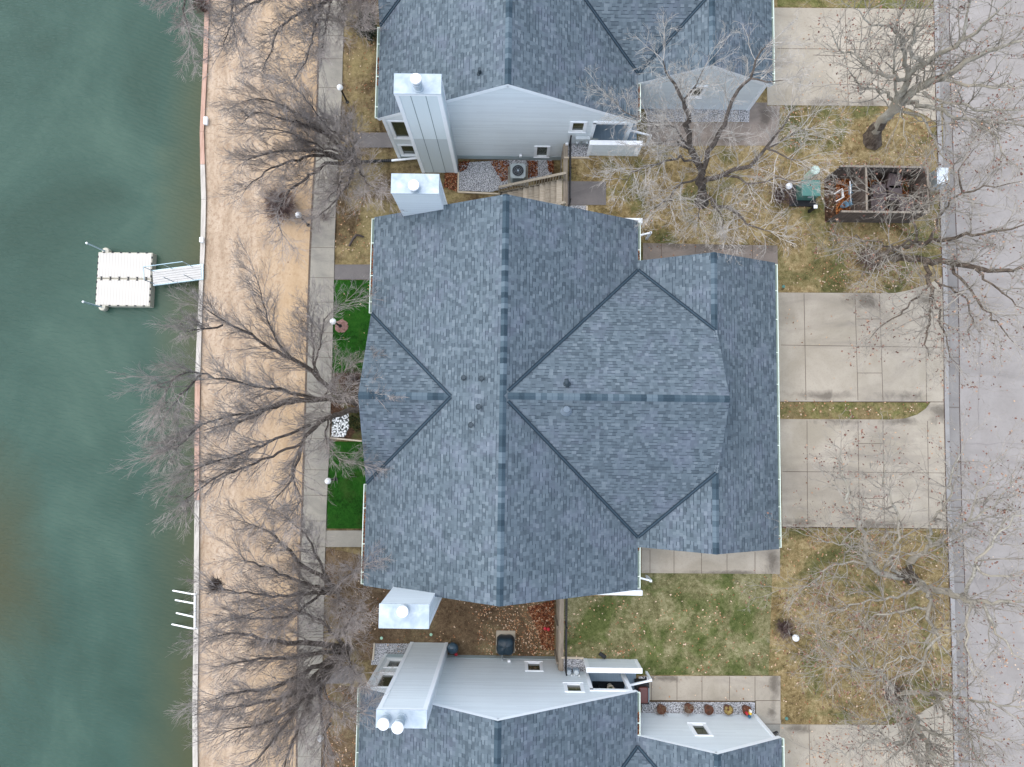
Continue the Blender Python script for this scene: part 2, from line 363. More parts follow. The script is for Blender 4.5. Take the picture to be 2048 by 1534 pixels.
# shallows: the bed shows olive near the sea wall and over a shoal in the south west
sh = m.ramp(m.math('ADD', m.math('DIVIDE', m.math('ADD', s_[0], 19.2), 3.4), m.math('MULTIPLY', m.math('SUBTRACT', n1, .5), 1.2)), [(.1, 0.), (.95, .8)])
col = m.mix(sh, deep, (.066, .086, .045))
dx = m.math('ADD', s_[0], 27.5); dy = m.math('MULTIPLY', m.math('ADD', s_[1], 7.), .62)
rr = m.math('SQRT', m.math('ADD', m.math('MULTIPLY', dx, dx), m.math('MULTIPLY', dy, dy)))
sw = m.ramp(m.math('ADD', m.math('DIVIDE', rr, 6.3), m.math('MULTIPLY', m.math('SUBTRACT', n1, .5), .9)), [(.25, .75), (.8, 0.)])
col = m.mix(sw, col, (.060, .076, .042))
m.b.inputs['Specular IOR Level'].default_value = .12
M['water'] = m.color(m.mix(1., col, (.90, .72, .575), 'MULTIPLY'))
# wind ripples: stronger in the west
wv = m.n('ShaderNodeTexWave', wave_type='BANDS', bands_direction='DIAGONAL'); 
mp = m.n('ShaderNodeMapping'); m.inp(mp, 0, m.co); mp.inputs['Scale'].default_value = (.9, 2.3, 1); m.inp(wv, 'Vector', mp.outputs[0])
wv.inputs['Scale'].default_value = 1.1; wv.inputs['Distortion'].default_value = 5; wv.inputs['Detail'].default_value = 3; wv.inputs['Detail Scale'].default_value = 1.8
hh = m.math('ADD', m.math('MULTIPLY', wv.outputs['Fac'], .5), m.noise(4.2, 4, .6, stretch=(.45, 1.2, 1), dist=1.2))
far = m.ramp(m.math('DIVIDE', m.math('ADD', s_[0], 15.), -14.), [(0., .25), (.75, 1.)])
m.bump(m.math('MULTIPLY', hh, far), .55, .06)

# ------------------------------------------------------------------ the ground
def sheet(name, mat, pts, z, kind='structure', parent=None, **kw):
    mb = MB(); mb.add([(p[0], p[1], z) for p in pts], [list(range(len(pts)))])
    # make sure the face looks up
    a = sum(pts[i][0]*pts[(i+1) % len(pts)][1]-pts[(i+1) % len(pts)][0]*pts[i][1] for i in range(len(pts)))
    if a < 0: mb.f[0] = mb.f[0][::-1]
    o = mb.build(name, mat)
    if kind: o['kind'] = kind
    return o
def px(lst, z=0.): return [P(x, y, z) for x, y in lst]
XR = 2.33                                            # line of the retaining walls
OUT = [(411, -60), (411, 0), (408, 110), (401, 265), (402, 330), (404, 400), (402.6, 480), (399, 591), (391.5, 759), (390.5, 860), (390.5, 1000), (389, 1187), (388, 1300), (386, 1420), (387, 1534), (387, 1600)]
INN = [(421, -60), (420, 0), (417, 110), (409, 265), (411, 330), (413.5, 400), (411, 500), (406.7, 591), (401.6, 759), (400, 860), (400, 1000), (399, 1187), (398, 1300), (396, 1420), (397, 1534), (397, 1600)]
wo = px(OUT); wi = px(INN)
wo = [Vector((wo[0].x-.4, 300, 0))]+wo+[Vector((wo[-1].x, -300, 0))]; wi = [Vector((wi[0].x-.4, 300, 0))]+wi+[Vector((wi[-1].x, -300, 0))]
g = MB()
gx = [wi[i] for i in range(len(wi))]
vs = []; 
for p in gx: vs += [(p.x, p.y, -.03), (XR, p.y, -.03), (XR, p.y, ZE-.3), (420, p.y, ZE-.3)]
fs = []
for i in range(len(gx)-1):
    for k in range(3): fs.append((4*i+k, 4*i+4+k, 4*i+5+k, 4*i+1+k))
g.add(vs, fs); tag(g.build('ground', M['side']), kind='structure')
sheet('lake_bed', plain('lake_bed_silt', (.10, .09, .05)), [(-420, -300), (wo[0].x+1, -300), (wo[0].x+1, 300), (-420, 300)], -2.6)
sheet('lake_water', M['water'], [(-420, -300), (-13, -300), (-13, 300), (-420, 300)], ZW)
# sea wall: cap boards in lengths over a sheet-pile face
sw_ = thing('seawall', wo[8], 'low timber sea wall with a pale board cap between lake and sand', 'seawall')
fb = MB()
for i in range(len(wo)-1):
    a, b, c, d = wo[i], wo[i+1], wi[i+1], wi[i]
    ins = .03
    fb.add([(a.x+ins, a.y, -2.6), (b.x+ins, b.y, -2.6), (c.x-ins, c.y, -2.6), (d.x-ins, d.y, -2.6), (a.x+ins, a.y, .04), (b.x+ins, b.y, .04), (c.x-ins, c.y, .04), (d.x-ins, d.y, .04)],
           [(4, 5, 6, 7), (0, 1, 5, 4), (2, 3, 7, 6)])
fb.build('wall_face', plain('wet_piling', (.16, .14, .11)), sw_)
for i in range(len(wo)-1):
    mb = MB(); a, b, c, d = wo[i], wo[i+1], wi[i+1], wi[i]; e = (b-a).normalized()*.006 if (b-a).length > 1 else Vector((0, 0, 0))
    q = [a+e, b-e, c-e, d+e]
    z0, z1 = .04, .09
    mb.add([(p.x, p.y, z0) for p in q]+[(p.x, p.y, z1) for p in q], [(3, 2, 1, 0), (4, 5, 6, 7), (0, 1, 5, 4), (1, 2, 6, 5), (2, 3, 7, 6), (3, 0, 4, 7)])
    mb.build('cap_board', M['seawall2'] if i in (0, 1, 2, 3, 4, 9, 10) else M['seawall'], sw_)
WL = [(642, -60), (641, 0), (637, 180), (632, 310), (627, 400), (622, 500), (618.6, 600), (614, 760), (610, 900), (607, 1000), (601, 1140), (598, 1240), (596, 1400), (595, 1600)]
WR = [(690, -60), (688, 0), (684, 180), (676, 310), (672, 400), (668.5, 500), (667, 600), (663, 760), (658, 900), (653.5, 1000), (649, 1140), (647, 1240), (643, 1400), (641, 1600)]
wl = px(WL, .05); wr = px(WR, .05)
xw = lambda pts, y: next((pts[i].x+(pts[i+1].x-pts[i].x)*(pts[i].y-y)/(pts[i].y-pts[i+1].y) for i in range(len(pts)-1) if pts[i].y >= y >= pts[i+1].y), pts[-1].x if y < pts[-1].y else pts[0].x)
ext = lambda p, y: Vector((p.x, y, p.z))
sheet('sand_beach', M['sand'], [p+Vector((-.01, 0, 0)) for p in wi]+[ext(wl[-1], -300)]+wl[::-1]+[ext(wl[0], 300)], -.012)
# lakeside path: one sheet with real gaps shown as thin dark joints
pm = MB(); PW = [ext(wl[0], 300)]+wl+[ext(wl[-1], -300)]; PR = [ext(wr[0], 300)]+wr+[ext(wr[-1], -300)]
for i in range(len(PW)-1):
    a, b, c, d = PW[i], PW[i+1], PR[i+1], PR[i]
    pm.add([(a.x, a.y, .05), (b.x, b.y, .05), (c.x, c.y, .05), (d.x, d.y, .05), (a.x, a.y, -.1), (b.x, b.y, -.1), (d.x, d.y, -.1), (c.x, c.y, -.1)], [(0, 1, 2, 3), (4, 5, 1, 0), (7, 6, 3, 2)])
tag(pm.build('footpath', M['walkc']), kind='structure')
jm = MB(); y = 22.
while y > -22:
    a, b = xw(wl, y), xw(wr, y); jm.bb((a, y-.01, .0505), (b, y+.01, .054)); y -= rnd.choice((1.25, 1.55, 1.55))
for i in range(len(wl)-1): jm.bar(wl[i]+Vector((-.05, 0, -.02)), wl[i+1]+Vector((-.05, 0, -.02)), .09, .05)
tag(jm.build('path_joints', M['joint']), kind='structure')

def strip(name, mat, pxl, z, base=None, dz=.0):
    return sheet(name, mat, px(pxl, z) if base is None else px(pxl, z), z)
# lake side yards
strip('turf_patch', M['turf'], [(667, 560), (745, 560), (745, 628), (735, 700), (730, 746), (664, 746)], .012)
strip('turf_patch', M['turf'], [(657, 883), (740, 883), (740, 1057), (653, 1057)], .012)
strip('planting_bed', M['mulch'], [(663, 746), (760, 746), (760, 877), (659, 877)], .008)
tag(strip('white_stones', M['rocks'], [(664, 838), (696, 822), (700, 850), (690, 874), (663, 874)], .03), kind='structure')
strip('patio_slab', M['darkc'], [(669, 529), (770, 529), (770, 559), (668, 559)], .02)
strip('patio_slab', M['darkc'], [(708, 265), (805, 265), (805, 295), (706, 295)], .02)
strip('patio_slab', M['walkc'], [(650, 1061), (760, 1061), (760, 1094), (650, 1094)], .02)
strip('patio_slab', M['darkc'], [(640, 1332), (708, 1332), (705, 1367), (638, 1367)], .02)
strip('lawn', M['side'], [(686, 0), (745, 0), (760, 262), (679, 262)], .006)
strip('bare_earth', M['dirt'], [(652, 1095), (1112, 1195), (1112, 1320), (640, 1320)], .006)
strip('bare_earth', M['dirt'], [(646, 1367), (760, 1380), (760, 1600), (640, 1600)], .006)
strip('gravel_bed', M['gravel'], [(748, 1287), (835, 1287), (835, 1330), (742, 1330)], .02)
strip('gravel_bed', M['gravel'], [(917, 326), (1010, 320), (1104, 320), (1104, 350), (982, 384), (917, 381)], .02)
# street side
L1 = ZE-.02
sheet('lawn', M['tan'], [(XR, 30), (P(1862, -140, ZE).x, 30), (P(1873, 210, ZE).x, P(0, 210, ZE).y), (P(1888, 800, ZE).x, P(0, 800, ZE).y), (P(1906, 1400, ZE).x, P(0, 1400, ZE).y), (P(1909, 1600, ZE).x, -30), (XR, -30)], ZE-.034)
strip('lawn', M['tan'], [(1124, 318), (1560, 210), (1886, 205), (1886, 585), (1560, 585), (1270, 480), (1124, 420)], L1)
strip('lawn', M['olive'], [(1118, 1195), (1280, 1190), (1280, 1140), (1545, 1140), (1537, 1350), (1120, 1350)], L1+.004)
strip('lawn', M['tan'], [(1545, 1054), (1900, 1056), (1905, 1455), (1562, 1448), (1562, 1347), (1535, 1347), (1540, 1148)], L1)
strip('lawn', M['median'], [(1555, 13), (1870, 18), (1870, -120), (1555, -120)], L1+.001)
DZ = ZE+.0
def drive(name, pts, mat=M['drive'], z=DZ):
    mb = MB(); q = px(pts, z); a = sum(q[i].x*q[(i+1) % len(q)].y-q[(i+1) % len(q)].x*q[i].y for i in range(len(q)))
    if a < 0: q = q[::-1]
    mb.prism(q, z-.12, z); return tag(mb.build(name, mat), kind='structure')
drive('driveway', [(1555, 585), (1560, 803), (1888, 803), (1886, 553), (1873, 560), (1850, 570), (1820, 580), (1790, 586), (1740, 586)])
drive('driveway', [(1560, 838), (1565, 1053), (1893, 1057), (1889, 803.3), (1862, 803.3), (1852, 817), (1835, 829), (1810, 837), (1780, 839)])
drive('driveway', [(1530, 15), (1535, 210), (1790, 212), (1815, 216), (1850, 230), (1872, 245), (1868, 18)])
drive('driveway', [(1560, 1449), (1560, 1620), (1908, 1620), (1906, 1388), (1880, 1404), (1850, 1420), (1820, 1440), (1780, 1450)])
strip('lawn', M['median'], [(1558, 796), (1862, 803), (1852, 817), (1835, 829), (1810, 837), (1780, 839), (1562, 836)], DZ-.03)
drive('walkway', [(1286, 486), (1555, 491), (1556, 560), (1286, 560)], M['wet'])
drive('walkway', [(1283, 1070), (1560, 1090), (1560, 1148), (1283, 1146)], M['walkp'])
drive('walkway', [(1283, 1352), (1561, 1352), (1561, 1448), (1512, 1448), (1512, 1402), (1283, 1400)], M['walkp'])
drive('walkway', [(1295, 245), (1500, 245), (1555, 212), (1555, 290), (1340, 292), (1295, 285)], M['wet'])
drive('walkway', [(1490, 205), (1534, 205), (1534, 212), (1560, 212), (1555, 291), (1490, 291)], M['wet'], ZE-.003)
drive('walkway', [(1505, 1440), (1562, 1440), (1562, 1500), (1505, 1500)], M['walkc'], ZE-.004)
strip('gravel_bed', M['gravel'], [(1283, 1404), (1510, 1404), (1510, 1445), (1283, 1445)], ZE+.004)
strip('gravel_bed', M['gravel'], [(1283, 200), (1500, 215), (1498, 244), (1296, 244)], ZE+.004)
strip('gravel_bed', M['gravel'], [(1124, 1316), (1169, 1316), (1172, 1360), (1124, 1350)], ZE+.004)
strip('gravel_bed', M['gravel'], [(1128, 270), (1180, 270), (1178, 314), (1128, 314)], ZE+.004)
strip('gravel_bed', M['gravel'], [(1126, 411), (1174, 411), (1174, 440), (1126, 440)], ZE+.004)
strip('worn_pad', M['darkc'], [(1128, 362), (1212, 363), (1212, 410), (1128, 410)], ZE+.01)
# joints of the drives
def joints(segs, z, mat, w=.022, name='driveway_joints'):
    mb = MB()
    for a, b in segs:
        A, B = P(*a, z), P(*b, z); mb.bar(A, B, w, .006)
    return tag(mb.build(name, mat), kind='structure')
joints([((1608, 587), (1612, 800)), ((1710, 588), (1716, 801)), ((1759, 589), (1766, 801)), ((1562, 690), (1888, 695)), ((1711, 638), (1761, 638)), ((1714, 746), (1764, 746)), ((1852, 700), (1853, 802)),
        ((1614, 841), (1615, 1052)), ((1716, 842), (1719, 1053)), ((1766, 842), (1769, 1053)), ((1855, 842), (1858, 1054)), ((1565, 943), (1893, 946)), ((1717, 887), (1767, 887)), ((1718, 997), (1769, 997)), ((1862, 804), (1889, 804)),
        ((1690, 17), (1697, 209)), ((1740, 60), (1746, 210)), ((1555, 97), (1868, 100)), ((1626, 110), (1690, 112)),
        ((1618, 1450), (1621, 1600)), ((1724, 1450), (1728, 1600)), ((1777, 1450), (1779, 1600)), ((1868, 1412), (1873, 1600)), ((1724, 1501), (1779, 1501)),
        ((1300, 1099), (1300, 1147)), ((1348, 1100), (1348, 1147)), ((1403, 1102), (1403, 1147)), ((1454, 1108), (1454, 1147)), ((1510, 1104), (1510, 1147)),
        ((1303, 1353), (1303, 1400)), ((1354, 1353), (1354, 1400)), ((1404, 1353), (1404, 1400)), ((1459, 1353), (1459, 1400)), ((1510, 1353), (1510, 1402)), ((1511, 1401), (1560, 1401)), ((1560, 1448), (1512, 1448)),
        ((1323, 487), (1323, 522)), ((1391, 488), (1391, 505)), ((1505, 490), (1505, 517))], DZ+.001, M['joint'])
joints([((1562, 838), (1565, 1053)), ((1283, 1402), (1512, 1402)), ((1512, 1402), (1512, 1446)), ((1562, 803), (1862, 804)), ((1562, 1054), (1893, 1057)), ((1558, 586), (1790, 587))], DZ-.02, M['seal'], .045, 'edge_joints')
# kerb, gutter pan, street
KX = [(1866, -150), (1868, 0), (1872, 200), (1880, 400), (1886, 560), (1888.5, 700), (1889, 800), (1893, 1000), (1899, 1150), (1904, 1300), (1907, 1450), (1911, 1650)]
def band(name, mat, dx0, dx1, z0, z1, thick=.15):
    mb = MB()
    a = [P(x+dx0, y, z0) for x, y in KX]; b = [P(x+dx1, y, z1) for x, y in KX]
    a = [Vector((a[0].x, 300, z0))]+a+[Vector((a[-1].x, -300, z0))]; b = [Vector((b[0].x if dx1 < 500 else 400, 300, z1))]+b+[Vector((b[-1].x if dx1 < 500 else 400, -300, z1))]
    for i in range(len(a)-1):
        mb.add([a[i], a[i+1], b[i+1], b[i], a[i]-Vector((0, 0, thick)), a[i+1]-Vector((0, 0, thick)), b[i+1]-Vector((0, 0, thick)), b[i]-Vector((0, 0, thick))], [(0, 1, 2, 3), (4, 5, 1, 0), (6, 7, 3, 2)])
    return tag(mb.build(name, mat), kind='structure')
band('kerb', M['kerb'], 0, 9, ZE+.02, ZE+.0)
band('gutter_pan', M['pan'], 9.05, 30, ZE-.06, ZE-.08, .1)
band('street', M['road'], 30.2, 2600, ZE-.075, ZE-.06, .1)
band('street_joint', M['seal'], 29.4, 30.8, ZE-.0715, ZE-.0715, .002)
band('kerb_joint', M['seal'], -1.2, .2, ZE+.0245, ZE+.0245, .002)
kj = []
for x, y in KX[1:-1]: kj.append(((x+.5, y+14), (x+30, y+15)))
joints(kj, ZE-.045, M['joint'], .02, 'kerb_joints')
mb = MB(); r2 = random.Random(3)
def crack(a, b, z, w=.012, n=26, amp=.12):
    A, B = P(*a, z), P(*b, z); pr = None; off = 0; nrm = Vector((-(B-A).y, (B-A).x, 0)).normalized()
    for i in range(n+1):
        off += r2.gauss(0, amp)*.3; off *= .92
        p = A.lerp(B, i/n)+nrm*off
        if pr is not None: mb.bar(pr, p, w*r2.uniform(.6, 1.4), .003)
        pr = p
for a, b in [((1920, 888), (2150, 880)), ((1955, 930), (1990, 1250)), ((1925, 465), (2150, 455)), ((1960, 610), (1958, 860)), ((1922, 1290), (2150, 1276)), ((1923, 1075), (2010, 1330)), ((1960, 205), (2000, 380)), ((1912, 110), (2150, 100)), ((1975, 560), (2150, 566))]:
    crack(a, b, ZE-.064)
tag(mb.build('street_cracks', NT('crack_dark', .9, .1).color((.24, .215, .205))), kind='structure')

# ------------------------------------------------------------------ houses
ze, zr, zg, zge, zwc = 4.53, 7.67, 6.08, 4.50, 6.53
xL, xR, xM, xG, xGE = -6.29, 5.345, -.44, 8.23, 11.365
LH, LG, HW, YC, DN, DS = 7.93, 6.14, 3.69, 1.44, 20.47, 20.155
sW = (zr-ze)/(xM-xL); sE = (zr-ze)/(xR-xM); HWE = xR-xM
def wins_from(pxs, yw):
    out = []
    for q in pxs:
        ps = [W(x, y, yw) for x, y in q]; out.append((min(p.x for p in ps[:1]+ps[3:]), max(p.x for p in ps[1:3]), min(p.z for p in ps), max(p.z for p in ps)))
    return out
def avgwins(pxs, yw):
    out = []
    for tl, tr, br, bl in pxs:
        a, b, c, d = [W(*q, yw) for q in (tl, tr, br, bl)]
        z0, z1 = sorted(((a.z+b.z)/2, (c.z+d.z)/2)); out.append(((a.x+d.x)/2, (b.x+c.x)/2, z0, z1))
    return out
YN = YC+DN-LH; YS = YC-DS+LH                          # gable planes facing the middle house
GYN = YC+DN-LG; GYS = YC-DS+LG
winS = avgwins([((775, 242), (826, 242), (836, 277), (788, 277)), ((794, 290), (836, 290), (845, 311), (804, 311)), ((1070, 292.5), (1101, 292.5), (1098, 314), (1067, 314)), ((1141, 244), (1175, 244), (1171, 264), (1137, 264))], YN)
winN = avgwins([((774.6, 1319), (812, 1319), (806, 1335), (767, 1335)), ((761.6, 1346.4), (803, 1347), (785, 1375), (743.6, 1374.5)), ((1050, 1323.8), (1084.5, 1324), (1086.8, 1342), (1050, 1341.8)), ((1127.5, 1366), (1165.6, 1366.8), (1170, 1383.8), (1129, 1383.8))], YS)
gwS = avgwins([((1384, 172), (1415.5, 172), (1404.5, 195), (1374, 196))], GYN)
gwN = avgwins([((1375.6, 1447), (1411.6, 1447), (1426.4, 1471.4), (1389.7, 1471.4))], GYS)

def planeuv(poly, ez, horiz):                         # horiz: 'y' (eave runs along y) or 'x'
    out = []
    for p in poly:
        u = p[1] if horiz == 'y' else p[0]
        out.append((u, (p[2]-ez)/sin(math.atan(.54))))
    return out
def slab(mb, poly, t=.09, ez=4.5, horiz='y', skip=()):
    n = len(poly); poly = [Vector(p) for p in poly]
    nz = sum(poly[i].x*poly[(i+1) % n].y-poly[(i+1) % n].x*poly[i].y for i in range(n))
    if nz < 0: poly = poly[::-1]
    low = [p-Vector((0, 0, t)) for p in poly]; uv = planeuv(poly, ez, horiz)
    mb.m = 0; mb.add(poly, [list(range(n))], [uv])
    mb.m = 1; mb.add(poly+low, [[n+i for i in range(n)][::-1]]+[[i, n+i, n+(i+1) % n, (i+1) % n] for i in range(n)])
def ridgecap(mb, a, b, side, s1, s2, wd=.17):         # side: unit vector across; s1,s2 slopes on each side
    a = Vector(a); b = Vector(b); L = (b-a).length; up = Vector((0, 0, .03)); side = Vector(side)
    d1 = side*wd-Vector((0, 0, s1*wd)); d2 = -side*wd-Vector((0, 0, s2*wd))
    o = [a+d1+up*.6, b+d1+up*.6, b+up, a+up, a+d2+up*.6, b+d2+up*.6]
    dn = Vector((0, 0, .02))
    mb.add([o[0], o[1], o[2], o[3]], [(0, 1, 2, 3)], [[(0, 0), (0, L), (1, L), (1, 0)]])
    mb.add([o[3], o[2], o[5], o[4]], [(0, 1, 2, 3)], [[(1, 0), (1, L), (2, L), (2, 0)]])
    mb.add([o[0], o[1], o[1]-dn, o[0]-dn], [(0, 3, 2, 1)], [[(0, 0), (0, 0), (0, L), (0, L)]])
    mb.add([o[4], o[5], o[5]-dn, o[4]-dn], [(0, 1, 2, 3)], [[(0, 0), (0, L), (0, L), (0, 0)]])
def valley(mb, a, b):
    up = Vector((0, 0, .028)); a = Vector(a); b = Vector(b)
    d = (b-a).normalized(); n = d.cross(Vector((0, 0, 1))).normalized()
    for mi_, off, w_, h in ((1, 0, .08, .012), (0, -.048, .034, .03), (0, .048, .034, .03)):
        mb.m = mi_
        mb.bar(a+up+n*off+Vector((0, 0, abs(off)*.35)), b+up+n*off+Vector((0, 0, abs(off)*.35)), w_, h)
def gable_wall(mb, x0, x1, yy, zb, prof, holes, t=.16, out=1):
    """wall in the plane y = yy, thickness t inwards; prof(x) gives the top; rectangular holes cut out"""
    ys = (yy, yy-out*t)
    xs = sorted(set([x0, x1, xM if x0 < xM < x1 else x0, xG if x0 < xG < x1 else x0]+[v for h in holes for v in h[:2]]))
    for i in range(len(xs)-1):
        a, b = xs[i], xs[i+1]; mid = (a+b)/2
        hs = sorted([h for h in holes if h[0] <= mid <= h[1]], key=lambda h: h[2]); z = zb(mid)
        cur = z
        segs = []
        for h in hs:
            if h[2] > cur: segs.append((cur, cur, h[2], h[2]))
            cur = h[3]
        segs.append((cur, cur, prof(a), prof(b)))
        for za, zb2, zc, zd in segs:
            y0, y1 = ys
            v = [(a, y0, za), (b, y0, zb2), (b, y1, zb2), (a, y1, za), (a, y0, zc), (b, y0, zd), (b, y1, zd), (a, y1, zc)]
            mb.add(v, [(0, 3, 2, 1), (4, 5, 6, 7), (0, 1, 5, 4), (1, 2, 6, 5), (2, 3, 7, 6), (3, 0, 4, 7)])
def window(root, x0, x1, z0, z1, yy, out, fr=.1):
    m = MB(); p = .035*out; y0, y1 = yy-.1*out, yy+p; fz = .085; fr = .14
    for a, b in (((x0-.0, y0, z0), (x0+fr, y1, z1)), ((x1-fr, y0, z0), (x1, y1, z1)), ((x0+fr, y0, z1-fz), (x1-fr, y1, z1)), ((x0+fr, y0, z0), (x1-fr, y1, z0+fz))): m.bb(a, b)
    m.bb((x0-.02, yy+.002*out, z0-.04), (x1+.02, yy+.055*out, z0))
    w_ = m.build('window', M['white'], root)
    g_ = MB(); g_.bb((x0+fr, yy-.06*out, z0+fz), (x1-fr, yy-.04*out, z1-fz)); g_.build('pane', M['glass'], w_)
def chimney(root, x0, x1, ya, yb, zt, panels, flues, out):
    c = MB(); c.bb((x0, ya, 0), (x1, yb, zt)); ch = c.build('chimney', M['panel'] if panels else M['siding'], root)
    t = MB(); k = .14; e = .02
    yo = ya if out*(ya-yb) > 0 else yb; yi = yb if yo == ya else ya
    for x in (x0, x1):
        s = -1 if x == x0 else 1
        t.bb((x-s*k, yo+out*e, 0), (x+s*e, yo-out*.03, zt+.002)); t.bb((x+s*.003, yo-out*.031, 0), (x+s*e, yo-out*k, zt-.01))
        if zr: t.bb((x+s*.003, yi, 4.6), (x+s*e, yi+out*k, zt-.01))
    t.bb((x0-.03, yo-out*.02, zt-.12), (x1+.03, yo+out*.035, zt+.004))
    if panels:
        pass
    t.build('corner_board', M['white'], ch)
    if panels:
        s_ = MB(); w3 = (x1-x0)/3
        for i in (1, 2): s_.bb((x0+w3*i-.012, yo, .05), (x0+w3*i+.012, yo+out*.006, zt-.12))
        s_.build('panel_seam', plain('seam_grey', (.16, .2, .22)), ch)
    cp = MB(); cp.bb((x0-.035, ya-.035*(1 if ya < yb else -1), zt+.005), (x1+.035, yb+.035*(1 if ya < yb else -1), zt+.05)); cp.build('chimney_top', M['sheet'], ch, bevel=.01)
    for fx, fy, fh in flues:
        f_ = MB(); f_.cyl((fx, fy, zt+.05), .17, fh, 24); f_.cyl((fx, fy, zt+.05), .215, .05, 24); f_.cyl((fx, fy, zt+fh*.55), .195, fh*.2, 24); f_.build('flue', M['capgrey'] if 0 else M['sheet'], ch, smooth=False)
        f2 = MB(); f2.lathe((fx, fy, zt+fh+.03), [(.19, 0), (.215, .02), (.215, .09), (.20, .11), (.02, .125)], 28); f2.build('flue_cap', M['cap'], ch)
def gutterseg(root, x, y0, y1, z, s, debris=()):
    g_ = MB(); wd = .125; y0, y1 = min(y0, y1), max(y0, y1)
    g_.m = 0; g_.bb((x+s*wd, y0, z-.11), (x+s*(wd-.03), y1, z+.0)); g_.bb((x+s*(wd-.03), y0, z-.11), (x+s*.0, y0+.02, z-.01)); g_.bb((x+s*(wd-.03), y1-.02, z-.11), (x, y1, z-.01))
    y = y0+.5
    while y < y1-.3: g_.bb((x+s*(wd-.03), y-.018, z-.03), (x+s*.0, y+.018, z-.005)); y += 1.05+.5*((y*7.3) % 1)
    g_.m = 1; g_.bb((x+s*(wd-.03), y0+.02, z-.11), (x+s*.0, y1-.02, z-.095))
    gt = g_.build('gutter', [M['gutter'], M['gutterin']], root)
    d = MB(); rr = random.Random(int(y0*100)+5)
    for a, b in debris:
        for i in range(int((b-a)*60)):
            c = Vector((x+s*rr.uniform(.02, .085), rr.uniform(a, b), z-.07+rr.uniform(0, .04))); q = rr.uniform(0, 6); e = rr.uniform(.018, .035)
            d.add([c+Vector((cos(q+k*pi/2)*e, sin(q+k*pi/2)*e, rr.uniform(-.01, .01))) for k in range(4)], [(0, 1, 2, 3)])
    if debris: tag(d.build('leaf_debris', M['leafred'], gt), kind='stuff')

